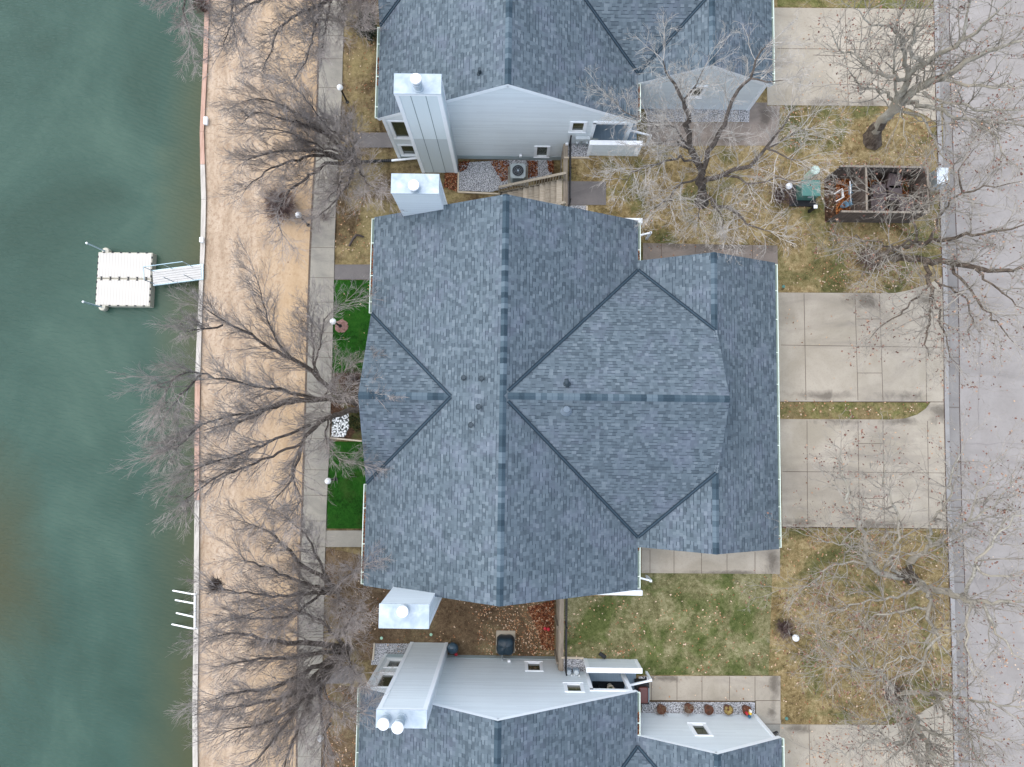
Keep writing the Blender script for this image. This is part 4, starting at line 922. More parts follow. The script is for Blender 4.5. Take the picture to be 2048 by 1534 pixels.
for i, x_ in enumerate((1137, 1152)):
    q = P(x_, 1342, ZE+.35)
    t = thing('gas_meter', (q.x, q.y, ZE), 'pale gas meter on gravel by the southern gable, '+('the one nearer the fence' if i == 0 else 'the one nearer the low wall'), 'gas meter', 'pair of gas meters')
    m = MB(); m.bb((q.x-.13, q.y-.12, ZE+.1), (q.x+.13, q.y+.08, ZE+.45)); m.build('case', M['capgrey'], t, bevel=.03)
    m = MB(); m.lathe((q.x, q.y-.01, ZE+.5), [(.01, 0), (.1, .0), (.1, .05), (.01, .06)], 14); m.build('regulator', M['box'], t)
    m = MB(); m.tube([(q.x-.1, q.y-.1, ZE), (q.x-.1, q.y-.1, ZE+.55), (q.x-.14, q.y-.35, ZE+.55)], .024, 8); m.tube([(q.x+.1, q.y-.1, ZE+.4), (q.x+.12, q.y-.1, ZE+.6), (q.x+.14, q.y-.4, ZE+.6)], .024, 8); m.build('pipe', M['pvc'], t)
q = W(1004, 1322, YS); m = MB(); m.tube([(q.x, YS+.3, .15), (q.x, YS+.06, .35), (q.x, YS+.05, q.z)], .03, 8); m.tube([(q.x, YS+.06, .5), (q.x+.2, YS+.05, .65), (q.x+.3, YS+.05, .7)], .012, 6)
tag(m.build('refrigerant_line', M['box']), 'pale refrigerant pipe between the covered unit and the southern gable', 'pipe')
# porch furniture of the southern house
q = P(1192, 1390, ZE+.75) if 0 else P(1190, 1384, ZE+.7)
FZ = ZE+.12
m = MB(); a_, b_ = P(1180, 1362, FZ), P(1251, 1415, FZ); m.bb((a_.x+.1, a_.y, FZ+.002), (b_.x-.05, b_.y, FZ+.015)); tag(m.build('porch_rug', NT('rug_black', .95, .1).color((.012, .016, .02))), 'black rug on the blue boards of the southern porch', 'rug')
t = thing('patio_table', (q.x, q.y-.1, FZ), 'small black patio table with a white lace pattern top in the southern porch', 'table')
lace = NT('lace_cloth', .8, .2); v_ = lace.n('ShaderNodeTexVoronoi', feature='DISTANCE_TO_EDGE'); lace.inp(v_, 'Vector', lace.co); v_.inputs['Scale'].default_value = 9
lace = lace.color(lace.mix(lace.math('LESS_THAN', v_.outputs[0], .12), (.03, .03, .035), (.72, .73, .74)))
m = MB(); m.bb((q.x-.25, q.y-.35, FZ+.55), (q.x+.25, q.y+.15, FZ+.58)); m.build('tabletop', lace, t)
for sx in (-.22, .22):
    for sy in (-.32, .12): m = MB(); m.bb((q.x+sx-.02, q.y+sy-.02, FZ), (q.x+sx+.02, q.y+sy+.02, FZ+.55)); m.build('leg', M['black'], t)
q = P(1222, 1378, FZ+.5)
t = thing('potted_plant', (q.x, q.y, FZ), 'pale round pot with a green plant in the southern porch', 'potted plant')
m = MB(); m.lathe((q.x, q.y-.03, FZ), [(.02, 0), (.11, 0), (.15, .3), (.17, .42), (.14, .42), (.13, .36), (.01, .36)], 18); m.build('pot', M['cream'], t)
m = MB(); rr = random.Random(4)
for i in range(40):
    a_ = rr.uniform(0, 6.28); L_ = rr.uniform(.1, .28); b0 = Vector((q.x, q.y-.03, FZ+.38)); d_ = Vector((cos(a_), sin(a_), 0)); n_ = Vector((-d_.y, d_.x, 0))*.018; tp = b0+d_*L_*.7+Vector((0, 0, L_*.8))
    m.add([b0-n_, b0+n_, tp+n_*.5, tp-n_*.5], [(0, 1, 2, 3)])
m.build('foliage', plain('plant_green', (.06, .13, .04)), t)
q = P(1284, 1384, ZE+.5)
t = thing('gas_grill', (q.x, q.y, ZE), 'dark gas grill on the path beside the southern porch', 'grill')
m = MB(); m.bb((q.x-.28, q.y-.45, ZE+.1), (q.x+.28, q.y+.45, ZE+.75)); m.build('cabinet', M['black'], t, bevel=.02)
m = MB(); m.bb((q.x-.22, q.y-.35, ZE+.75), (q.x+.2, q.y+.35, ZE+.95)); m.build('hood', plain('grill_hood', (.10, .03, .025), .4, .5), t, bevel=.07)
m = MB(); m.tube([(q.x+.24, q.y-.3, ZE+.85), (q.x+.24, q.y+.3, ZE+.85)], .015, 8); m.build('handle', M['rail'], t)
q = P(1287, 1358, ZE+.02); m = MB()
m.bb((q.x-.22, q.y-.1, ZE+.002), (q.x+.22, q.y+.1, ZE+.02))
tag(m.build('door_mat', lace), 'small patterned grate on the path north of the gas grill', 'mat')
# planters along the southern garage
for i, (x_, y_, fill) in enumerate(((1323, 1419, 0), (1378, 1417, 0), (1418, 1420, 1), (1457, 1420, 2), (1494, 1421, 3))):
    q = P(x_, y_, ZE+.3)
    lb = ('brown planter with dry stalks, nearest the southern house corner', 'brown planter with pale drooping grass blades, second from the corner', 'bare brown planter, middle one of the gravel row', 'brown planter filled with yellow dry growth', 'planter with red and white figures at the path end of the gravel')[i]
    t = thing('planter', (q.x, q.y, ZE), lb, 'planter', 'planters in a row on the gravel by the garage wall')
    m = MB(); m.lathe((q.x, q.y, ZE), [(.02, 0), (.14, 0), (.20, .28), (.215, .32), (.19, .32), (.18, .27), (.01, .27)], 20); m.build('pot', M['terracotta'], t)
    rr = random.Random(i+40); m = MB()
    for k in range((34, 30, 12, 60, 10)[i]):
        a_ = rr.uniform(0, 6.28); L_ = rr.uniform(.12, .42 if fill == 0 else .2); b0 = Vector((q.x+cos(a_)*.05, q.y+sin(a_)*.05, ZE+.27)); d_ = Vector((cos(a_), sin(a_), 0)); n_ = Vector((-d_.y, d_.x, 0))*(.007 if fill == 0 else .014)
        mid = b0+d_*L_*.5+Vector((0, 0, L_*.5)); tp = b0+d_*L_+Vector((0, 0, L_*.25))
        m.add([b0-n_, b0+n_, mid+n_, mid-n_, tp], [(0, 1, 2, 3), (3, 2, 4)])
    m.build('dry_stalks', plain('dry_stalk_'+str(i), ((.16, .09, .05), (.20, .15, .10), (.07, .035, .02), (.30, .22, .07), (.2, .08, .04))[i]), t)
    if i == 4:
        for k, (c_, ox, oy, hh_) in enumerate((((.75, .75, .70), .12, .02, .5), ((.5, .03, .04), -.05, -.08, .45), ((.02, .13, .25), .06, -.2, .55), ((.75, .5, .05), .1, -.07, .5))):
            m = MB(); m.lathe((q.x+ox, q.y+oy, ZE+.3), [(.01, 0), (.06, .04), (.05, .14), (.065, .18), (.03, .24), (.002, .27)], 10); m.build('garden_ornament', plain('ornament_%d' % k, c_), t)
q = P(1205, 1311, ZE+.1)
t = thing('downspout_elbow', q, 'short black spout on the lawn in front of the southern low wall', 'drain spout')
m = MB(); m.box(q, (.34, .16, .1), rz=-.6); m.build('spout', M['black'], t, bevel=.02)
q = P(1547, 1463, 3.7) ; m = MB(); m.box((xGE-.05, q.y, 3.9), (.3, .12, .12), rz=.4); tag(m.build('flood_light', M['black'], bevel=.02), 'small black flood light on the corner of the southern garage', 'light')
# drain pipe by the northern house
t = thing('drain_pipe', P(790, 320, .1), 'white downspout with a black corrugated end by the northern house corner', 'drain pipe')
m = MB(); m.bar(P(834, 316, .25), P(783, 321, .1), .1, .08); m.build('downspout', M['white'], t, bevel=.01)
m = MB(); a_, b_ = P(783, 321, .1), P(720, 323.5, .06); n = 30
m.tube([a_.lerp(b_, i/n) for i in range(n+1)], [(.085 if i % 2 else .065)*(1.15 if 14 < i < 22 else 1) for i in range(n+1)], 10); m.build('corrugated_hose', M['black'], t)
m = MB(); m.tube([P(698, 492, .05), P(706, 478, .12), P(713, 470, .16), P(720, 471, .1), P(727, 474, .02)], [.05, .06, .06, .055, .05], 10)
tag(m.build('hose_loop', plain('brown_hose', (.06, .045, .04))), 'bent dark drain hose on the thin grass west of the middle house', 'hose')
# sprinkler lids
for x_, y_, z_, l in ((763, 1276, 0, 'small green valve lid in bare earth, nearer the gravel bed'), (862, 1269, 0, 'small green valve lid in bare earth, nearer the kettle grill'), (1567, 573, ZE, 'small green valve lid beside the middle garage'), (1573, 1437, ZE, 'small green valve lid at the lawn corner above the south drive')):
    q = P(x_, y_, z_); m = MB(); m.cyl((q.x, q.y, z_-.02), .07, .05, 16); tag(m.build('valve_lid', M['mint'] if z_ == 0 else M['green']), l, 'valve lid')

# ------------------------------------------------------------------ utilities on the lawn, bin enclosure, mailboxes
q = P(1622, 376, ZE+.8); bt = MB(); sx, sy = .82/2, .70/2
t = thing('transformer_box', (q.x, q.y, ZE), 'green metal transformer box on a black pad on the lawn', 'transformer')
bt.bb((q.x-sx, q.y-sy, ZE+.1), (q.x+sx, q.y+sy, ZE+.78)); bt.build('cabinet', M['green'], t, bevel=.015)
m = MB(); m.bb((q.x-sx-.03, q.y-sy-.03, ZE+.78), (q.x+sx+.03, q.y+sy+.03, ZE+.82)); m.build('lid', M['green'], t, bevel=.01)
m = MB(); m.bb((q.x-sx-.3, q.y-sy-.28, ZE), (q.x+sx+.12, q.y+sy+.05, ZE+.1)); m.build('pad', M['black'], t)
m = MB(); m.bb((q.x-.05, q.y-sy-.02, ZE+.5), (q.x+.15, q.y-sy, ZE+.62)); m.build('notice_plate', M['box'], t)
q = P(1632, 339, ZE+.95)
t = thing('cable_pedestal', (q.x, q.y, ZE), 'round pale green pedestal north of the transformer box', 'pedestal')
m = MB(); m.cyl((q.x, q.y, ZE), .17, .8, 22); m.build('body', M['mint'], t); m = MB(); m.lathe((q.x, q.y, ZE+.8), [(.2, 0), (.2, .12), (.16, .15), (.01, .155)], 24); m.build('cap', plain('mint_cap', (.55, .72, .62)), t)
q = P(1631.5, 413, ZE+.75)
t = thing('marker_post', (q.x, q.y, ZE), 'short dark post with a white cap south of the transformer box', 'post')
m = MB(); m.bb((q.x-.06, q.y-.06, ZE), (q.x+.06, q.y+.06, ZE+.7)); m.build('post', M['black'], t); m = MB(); m.bb((q.x-.085, q.y-.085, ZE+.7), (q.x+.085, q.y+.085, ZE+.76)); m.build('cap', M['white'], t, bevel=.02)
# enclosure: outer footprint measured at its top boards
hE = 1.55; a_ = P(1681, 332, ZE+hE); b_ = P(1858, 425, ZE+hE); ex0, ex1, ey1, ey0 = a_.x, b_.x, a_.y, b_.y
t = thing('bin_enclosure', ((ex0+ex1)/2, (ey0+ey1)/2, ZE), 'dark weathered board enclosure for bins on the lawn by the street', 'enclosure')
def fencerun(p0, p1, name='board_panel'):
    p0 = Vector(p0); p1 = Vector(p1); d = (p1-p0).normalized(); n = Vector((-d.y, d.x, 0)); L = (p1-p0).length
    k = int(L/.15); m = MB()
    for i in range(k):
        c = p0+d*(L*(i+.5)/k); hh_ = hE-.05-.02*((i*37) % 5)/5; m.box((c.x, c.y, ZE+hh_/2), (L/k-.012, .022, hh_), rz=math.atan2(d.y, d.x))
    o = m.build(name, M['fencew'], t)
    m = MB(); m.bar(p0+n*.03+Vector((0, 0, hE-.12)), p1+n*.03+Vector((0, 0, hE-.12)), .04, .09); m.bar(p0+n*.03+Vector((0, 0, .4)), p1+n*.03+Vector((0, 0, .4)), .04, .09); m.build('rail', M['fencew'], t)
    m = MB(); m.bar(p0+Vector((0, 0, hE)), p1+Vector((0, 0, hE)), .09, .03); m.build('top_board', M['timber'], t)
B = lambda x, y: (x, y, ZE)
fencerun(B(ex0, ey1), B(ex1, ey1)); fencerun(B(ex0, ey0), B(ex1, ey0)); fencerun(B(ex1, ey1), B(ex1, ey0))
exm = P(1733, 380, ZE+hE).x; fencerun(B(exm, ey1), B(exm, ey0), 'divider')
sheet('enclosure_floor', M['mulch'], [(ex0-.05, ey0), (ex1, ey0), (ex1, ey1), (ex0-.05, ey1)], ZE-.005)
def cart(x, y, z, rz, label):
    t = thing('wheeled_bin', (x, y, z), label, 'bin', 'brown wheeled bins inside the enclosure')
    R = Matrix.Rotation(rz, 3, 'Z'); O = Vector((x, y, z))
    def tp(z0, z1, s0, s1): 
        return [O+R @ Vector((sx_*s0[0], sy_*s0[1], z0)) for sx_, sy_ in ((-1, -1), (1, -1), (1, 1), (-1, 1))]+[O+R @ Vector((sx_*s1[0], sy_*s1[1], z1)) for sx_, sy_ in ((-1, -1), (1, -1), (1, 1), (-1, 1))]
    fq = [(0, 3, 2, 1), (4, 5, 6, 7), (0, 1, 5, 4), (1, 2, 6, 5), (2, 3, 7, 6), (3, 0, 4, 7)]
    m = MB(); m.add(tp(.06, 1.0, (.23, .25), (.30, .34)), fq); m.build('body', M['bin'], t, bevel=.02)
    m = MB(); m.add(tp(1.0, 1.07, (.33, .38), (.31, .35)), fq); m.box(O+R @ Vector((0, .02, 1.085)), (.36, .4, .03), rz=rz); m.build('lid', M['bin'], t, bevel=.015)
    m = MB(); m.tube([O+R @ Vector((-.22, .42, .98)), O+R @ Vector((.22, .42, .98))], .018, 8); m.build('handle', M['black'], t)
    for s in (-1, 1):
        c = O+R @ Vector((s*.26, .27, .12)); m = MB(); m.tube([c-R @ Vector((.03, 0, 0)), c+R @ Vector((.03, 0, 0))], .12, 16); m.build('wheel', M['black'], t)
for i, (x_, y_, r_) in enumerate(((1760, 383, .1), (1757, 415, .05), (1790, 352, -.2), (1815, 412, .15), (1792, 385, 0))):
    q = P(x_, y_, ZE+1.1); cart(min(max(q.x, exm+.45), ex1-.5), min(max(q.y, ey0+.5), ey1-.5), ZE, r_, ('brown bin next to the divider, middle of the enclosure', 'brown bin next to the divider, south side of the enclosure', 'brown bin by the north boards of the enclosure', 'brown bin in the south east corner of the enclosure', 'brown bin behind the leaf heap, centre of the enclosure')[i])
q = P(1688, 388, ZE+.4)
t = thing('plastic_chair', (q.x, q.y, ZE), 'broken white plastic chair lying beside the orange leaves in the enclosure', 'chair')
m = MB(); m.tube([(q.x-.4, q.y+.05, ZE+.25), (q.x-.05, q.y+.28, ZE+.35), (q.x+.02, q.y-.12, ZE+.35), (q.x-.3, q.y-.3, ZE+.2)], .03, 8); m.build('frame', M['pvc'], t)
m = MB(); m.bb((q.x-.03, q.y-.1, ZE+.2), (q.x+.04, q.y+.25, ZE+.3)); m.build('armrest', M['pvc'], t, bevel=.02)
cr = plain('blue_crate', (.22, .38, .50), .5, .4)
for x_, y_, d_, l in ((1708, 377, (.24, .42, .35), 'tall blue crate against the divider in the enclosure'), (1709, 403, (.28, .28, .35), 'small blue crate south of the tall one in the enclosure'), (1692, 408, (.28, .3, .3), 'grey blue bucket at the south boards of the enclosure')):
    q = P(x_, y_, ZE+.35)
    t = thing('crate', (q.x, q.y, ZE), l, 'crate'); m = MB(); w2, d2, h2 = d_[0]/2, d_[1]/2, d_[2]
    if 'bucket' in l: m.lathe((q.x, q.y, ZE), [(.01, 0), (.11, 0), (.15, .32), (.14, .32), (.1, .04), (.01, .04)], 18)
    else:
        for a1, b1 in (((-w2, -d2, 0), (w2, d2, .02)), ((-w2, -d2, .02), (-w2+.02, d2, h2)), ((w2-.02, -d2, .02), (w2, d2, h2)), ((-w2+.02, -d2, .02), (w2-.02, -d2+.02, h2)), ((-w2+.02, d2-.02, .02), (w2-.02, d2, h2))): m.bb((q.x+a1[0], q.y+a1[1], ZE+a1[2]), (q.x+b1[0], q.y+b1[1], ZE+b1[2]))
    m.build('shell', cr if 'blue' in l[:12] or 'small' in l else M['acgrey'], t)
m = MB(); m.tube([P(1700, 362, ZE+.75), P(1701, 386, ZE+.7), P(1702, 412, ZE+.05)], .025, 8); tag(m.build('white_pole', M['pvc']), 'thin white pole leaning beside the blue crate', 'pole')
q = P(1885.5, 352, ZE+1.35)
t = thing('mailbox_cluster', (q.x, q.y, ZE), 'pale grey community mailbox cluster on a wooden frame at the kerb', 'mailbox')
m = MB(); m.bb((q.x-.24, q.y-.36, ZE+.55), (q.x+.24, q.y+.36, ZE+1.33)); bx = m.build('cabinet', M['box'], t, bevel=.01)
m = MB(); m.bb((q.x-.27, q.y-.39, ZE+1.33), (q.x+.27, q.y+.39, ZE+1.37)); m.build('roof_panel', plain('mailbox_top', (.62, .67, .68)), t, bevel=.012)
m = MB(); m.bar((q.x-.2, q.y-.05, ZE+1.376), (q.x+.05, q.y-.05, ZE+1.376), .012, .006); m.build('seam', M['acgrey'], t)
for k in range(5): 
    for j in range(3):
        m = MB(); yy = q.y-.34+j*.23; zz = ZE+.6+k*.145; m.bb((q.x-.252, yy, zz), (q.x-.24, yy+.21, zz+.125)); m.build('mailbox_door', M['acgrey'], t)
for s in (-1, 1):
    m = MB(); m.bb((q.x-.06, q.y+s*.28-.05, ZE-.1), (q.x+.06, q.y+s*.28+.05, ZE+.5)); m.build('post', M['timberx'], t)
m = MB(); m.bb((q.x-.25, q.y-.42, ZE+.48), (q.x+.25, q.y+.42, ZE+.55)); m.build('shelf', M['timberx'], t)
# ------------------------------------------------------------------ trees
def spline(pts, step=.35, wig=.04, rr=None):
    """smooth curve through the joints of a limb, a little crooked"""
    pts = [Vector(p) for p in pts]; P_ = [pts[0]*2-pts[1]]+pts+[pts[-1]*2-pts[-2]]; out = [pts[0]]
    for i in range(1, len(P_)-2):
        a, b, c, d = P_[i-1:i+3]; n = max(2, int((c-b).length/step))
        for k in range(1, n+1):
            t = k/n; p = .5*((2*b)+(c-a)*t+(2*a-5*b+4*c-d)*t*t+(3*b-a-3*c+d)*t**3)
            if rr: p = p+Vector((rr.gauss(0, wig), rr.gauss(0, wig), rr.gauss(0, wig)))
            out.append(p)
    return out
def grow(mb, tips, p, d, L, r, lvl, Q, rr):
    n = Q['seg'][lvl]; pts = [p]; rad = [r]; st = L/n; rt = r*Q['end'][lvl]; q = p; wz = Q['wig'][lvl]
    for i in range(n):
        d = d+Vector((rr.gauss(0, wz), rr.gauss(0, wz), rr.gauss(0, wz)))+Vector((0, 0, Q['up'][lvl])); d.normalize(); q = q+d*st
        pts.append(q); rad.append(r+(rt-r)*(i+1)/n)
    mb.tube(pts, rad, 4 if lvl < 1 else 3, cap=False)
    if lvl == len(Q['seg'])-1:
        tips.append((q, d)); return
    k = Q['num'][lvl]; k = int(k+rr.random())
    for i in range(k):
        t = .22+.78*(i+rr.random())/k; j = min(n-1, int(t*n)); f = t*n-j; b = pts[j].lerp(pts[j+1], min(1, f)); dd = (pts[j+1]-pts[j]).normalized()
        grow(mb, tips, b, swerve(dd, Q['ang'][lvl], rr), L*Q['rat'][lvl]*(1.15-.5*t)*rr.uniform(.7, 1.25), max(.0045, (r+(rt-r)*t)*.62), lvl+1, Q, rr)
def swerve(d, ang, rr):
    a = rr.uniform(0, 2*pi); u = d.orthogonal().normalized(); v = d.cross(u)
    th = radians(ang*rr.uniform(.6, 1.35)); return (d*cos(th)+(u*cos(a)+v*sin(a))*sin(th)).normalized()
def tree(name, label, base, r0, limbs, Q, seed, mats, leaves=None, cat='tree', group=None, trunk_r=None):
    rr = random.Random(seed); b = Vector(base)
    t = thing(name, b, label, cat, group)
    tk = MB(); cr = MB(); tips = []
    for li in limbs:
        path = [P(*q) if len(q) == 3 else q for q in li[0]]; ra, rb = li[1], li[2]; dens = li[3] if len(li) > 3 else 1; t0 = li[4] if len(li) > 4 else .25
        pts = spline(path, .35, Q['lw'], rr); n = len(pts)
        rad = [ra*(1-i/(n-1))**.8+rb for i in range(n)]
        if ra > .14: rad[0] *= 1.9; rad[1] *= 1.35; rad[2] *= 1.12
        tk.tube(pts, rad, 8 if ra > .06 else 6, cap=False)
        L = sum((pts[i+1]-pts[i]).length for i in range(n-1)); k = int(L*Q['den']*dens)
        for i in range(k):
            u = t0+(1-t0)*(i+rr.random())/k; j = min(n-2, int(u*(n-1))); f = u*(n-1)-j; q = pts[j].lerp(pts[j+1], f); dd = (pts[min(j+2, n-1)]-pts[max(0, j-1)]).normalized()
            rl = rad[j]; ln = Q['len']*(1.1-.45*u)*rr.uniform(.55, 1.3)
            grow(cr, tips, q, (swerve(dd, Q['ang0'], rr)+Vector((0, 0, Q['lift']))).normalized(), ln, min(rl*.6, Q['r1']*(1.2-.5*u)), 0, Q, rr)
        for e in range(2): grow(cr, tips, pts[-1], swerve((pts[-1]-pts[-2]).normalized(), 16, rr), Q['len']*.8, rad[-1], 0, Q, rr)
    tm = [mats[0]]
    if leaves:
        tm.append(M['barkr'])
        for i_, f_ in enumerate(tk.f):
            z_ = tk.v[f_[0]][2]-b.z+.5*sin(i_*1.7)
            if z_ < 1.1: tk.mi[i_] = 1
        for i_, v_ in enumerate(tk.v):
            if v_[2]-b.z < 1.6:
                k_ = 1+.16*sin(math.atan2(v_[1]-b.y, v_[0]-b.x)*5+v_[2]); c_ = b+Vector((0, 0, 0)); tk.v[i_] = (c_.x+(v_[0]-c_.x)*k_, c_.y+(v_[1]-c_.y)*k_, v_[2])
    tk.build('trunk', tm, t, smooth=True); cr.build('crown', mats[1], t)
    if leaves:
        lf = MB(); lm, prob, sz = leaves
        for q, d in tips:
            if rr.random() < prob:
                for _ in range(1 if rr.random() < .75 else 3):
                    c = q+Vector((rr.gauss(0, .03), rr.gauss(0, .03), rr.gauss(0, .03))); u = Vector((rr.gauss(0, 1), rr.gauss(0, 1), rr.gauss(0, .6))).normalized(); v = u.cross(Vector((rr.gauss(0, .5), rr.gauss(0, .5), 1))).normalized(); s_ = sz*rr.uniform(.6, 1.3)
                    lf.add([c-u*s_, c+v*s_*.7, c+u*s_, c-v*s_*.7], [(0, 1, 2, 3)])
        lf.build('leaves', lm, t)
    return t, len(cr.v)
QW = dict(lw=.035, den=5.8, len=1.75, ang0=33, lift=.24, r1=.018, seg=(4, 3, 2), end=(.4, .45, .5), wig=(.13, .12, .12), up=(.05, .06, .06), num=(9, 5.5), ang=(30, 28), rat=(.50, .62))
QS = dict(lw=.06, den=2.9, len=2.0, ang0=46, lift=.12, r1=.030, seg=(5, 3, 2), end=(.45, .5, .6), wig=(.20, .2, .22), up=(.02, .02, .0), num=(6, 3.6), ang=(42, 44), rat=(.5, .5))
QM = dict(lw=.06, den=4.0, len=1.8, ang0=48, lift=.15, r1=.020, seg=(5, 4, 3), end=(.4, .5, .5), wig=(.2, .2, .2), up=(.02, -.01, -.02), num=(8, 4.5), ang=(38, 38), rat=(.52, .55))
WT = 'bare dark trees along the lakeside path'
LA = [((722, 325, 0), (712, 318, 1.1), (655, 270, 3), (590, 225, 4.5), (535, 200, 5.5), (485, 202, 6.5)), ((722, 325, 0), (708, 317, 1.3), (640, 262, 3), (585, 242, 5), (515, 225, 6), (487, 243, 6.8)), ((712, 320, 1), (650, 305, 2.5), (590, 300, 4), (530, 308, 5), (484, 322, 6)),
      ((712, 320, 1), (640, 312, 2.5), (570, 325, 4), (520, 352, 5), (492, 372, 5.5)), ((712, 322, .8), (660, 327, 2.5), (620, 350, 4), (580, 380, 5), (553, 425, 5.6), (562, 470, 6)), ((714, 325, 1), (690, 375, 3), (655, 415, 4), (632, 436, 4.5)), ((712, 315, 1.2), (690, 285, 3), (645, 240, 5), (605, 190, 6.6), (578, 170, 7.2)),
      ((714, 323, 1), (722, 345, 3.5), (738, 368, 5), (756, 380, 5.6)), ((712, 315, 1.2), (700, 275, 4), (690, 245, 5.4)), ((712, 322, 1.2), (690, 350, 3.5), (672, 380, 4.6), (655, 400, 5)), ((712, 318, 1.2), (625, 285, 4), (560, 262, 5.4), (520, 258, 6))]
tree('bare_tree', 'bare dark tree beside the northern globe lamp, limbs fanning west over the sand', P(722, 325, 0), .2, [(l, .085 if i < 6 else .05, .012) for i, l in enumerate(LA)], QW, 11, (M['barkw'], M['twigw']), group=WT)
LB = [(((728, 808, 0), (680, 800, 1.2), (620, 801, 2.2), (560, 806, 3), (500, 835, 4), (445, 850, 5), (405, 862, 5.6)), .15, .014), (((730, 814, .2), (690, 825, 1.5), (640, 845, 3), (605, 885, 4.3), (590, 945, 5.5), (540, 1010, 6.5)), .14, .014),
      (((700, 802, .8), (652, 772, 1.8), (625, 745, 2.4), (585, 718, 3.2), (540, 698, 4), (500, 670, 5), (445, 640, 6), (405, 612, 7)), .12, .012), (((590, 722, 3.1), (560, 690, 3.9), (535, 640, 4.7), (520, 585, 5.5), (512, 545, 6)), .05, .01), (((652, 772, 1.8), (628, 730, 2.6), (626, 670, 3.6), (618, 615, 5)), .06, .01),
      (((640, 800, 1.8), (560, 780, 4.5), (470, 765, 7.5), (400, 745, 9), (368, 745, 9.6)), .07, .012), (((600, 802, 2.4), (480, 830, 6.5), (400, 850, 8.5), (366, 868, 9.2)), .06, .012), (((620, 850, 3.2), (500, 900, 6), (420, 930, 7.5), (378, 945, 8.4)), .06, .012), (((605, 885, 4.2), (450, 950, 7), (380, 990, 8.4), (380, 1008, 8.8)), .05, .012),
      (((640, 800, 1.8), (655, 792, 3.4), (690, 785, 4.8), (735, 790, 6)), .04, .01, .8), (((650, 790, 1.6), (680, 750, 3.8), (715, 725, 4.6)), .04, .01, .8), (((660, 835, 2.2), (650, 870, 3.8), (670, 910, 4.8), (700, 930, 5)), .04, .01, .7), (((600, 895, 4.4), (585, 950, 5.2), (600, 1000, 6), (575, 1035, 6.8)), .04, .01),
      (((626, 745, 2.4), (640, 690, 4), (650, 640, 5), (690, 600, 5.4)), .04, .01, .7), (((445, 650, 6), (400, 660, 7.4), (370, 665, 8.4)), .04, .01), (((400, 750, 8.8), (360, 790, 9.6), (348, 808, 9.8)), .04, .01, 1.3), (((400, 850, 8.5), (360, 890, 9.4), (352, 900, 9.6)), .04, .01, 1.3), (((372, 745, 9.6), (345, 760, 10), (332, 782, 10.2)), .03, .01, 1.2)]
tree('bare_tree', 'large bare tree leaning over turf, path and sand with its outer crown above the lake', P(728, 808, 0), .2, LB, QW, 12, (M['barkw'], M['twigw']), group=WT)
LC = [(((694, 1300, 0), (655, 1290, 1.5), (600, 1287, 2.5), (545, 1280, 3.5), (475, 1268, 5), (430, 1274, 6)), .15, .014, 1.25), (((694, 1300, 0), (640, 1305, 2), (590, 1315, 3), (520, 1318, 4), (455, 1330, 5)), .12, .014, 1.2), (((690, 1303, .2), (640, 1330, 2), (600, 1350, 3), (550, 1375, 4), (485, 1385, 5), (430, 1398, 6)), .12, .014, 1.2),
      (((690, 1305, .2), (630, 1347, 2), (590, 1388, 3), (530, 1402, 4), (445, 1420, 5.5)), .11, .014, 1.2), (((685, 1308, .3), (622, 1370, 2.5), (580, 1420, 3.5), (520, 1450, 4.5), (455, 1462, 5.5)), .11, .014, 1.2), (((690, 1310, .2), (612, 1392, 3), (570, 1450, 4), (530, 1500, 5), (475, 1555, 6)), .11, .014, 1.2), (((692, 1312, .2), (620, 1400, 3), (600, 1450, 4), (572, 1520, 5), (555, 1590, 6)), .11, .014, 1.2),
      (((690, 1296, .6), (650, 1250, 2.5), (600, 1225, 3.6), (540, 1215, 4.6), (475, 1235, 5.6)), .08, .012, 1.1), (((694, 1298, .6), (700, 1330, 3), (715, 1350, 4.6), (728, 1345, 5.4)), .05, .01), (((650, 1360, 2.4), (655, 1400, 4), (690, 1420, 5.3), (725, 1425, 6)), .05, .01), (((640, 1372, 2.4), (640, 1430, 4), (650, 1490, 5), (640, 1560, 6)), .07, .012, 1.1), (((696, 1296, .4), (690, 1255, 3.5), (712, 1230, 4.8)), .05, .01)]
tree('bare_tree', 'dense bare tree west of the southern house, streaming south west to the bottom edge', P(694, 1300, 0), .2, LC, QW, 13, (M['barkw'], M['twigw']), group=WT)
LC2 = [(((676, 1182, 0), (640, 1150, 1.5), (600, 1128, 2.5), (570, 1092, 3.5), (530, 1060, 4.7), (490, 1045, 5.6)), .11, .013), (((676, 1182, 0), (615, 1168, 3), (545, 1140, 4.5), (480, 1112, 5.8)), .09, .013), (((676, 1184, .2), (620, 1187, 3), (560, 1192, 4), (480, 1182, 5.2), (430, 1172, 6)), .1, .013), (((660, 1165, 1), (635, 1115, 3.5), (610, 1068, 5), (565, 1030, 6.4)), .06, .012),
       (((672, 1172, .8), (695, 1150, 3.2), (715, 1138, 4.4), (732, 1128, 5)), .04, .01), (((672, 1182, .8), (690, 1205, 3.2), (710, 1222, 4.6)), .05, .01), (((650, 1178, 1.4), (590, 1225, 4), (520, 1238, 5), (455, 1232, 6)), .06, .012)]
tree('bare_tree', 'bare tree holding the bird nest, between path and south west roof corner', P(676, 1182, 0), .2, LC2, QW, 14, (M['barkw'], M['twigw']), group=WT)
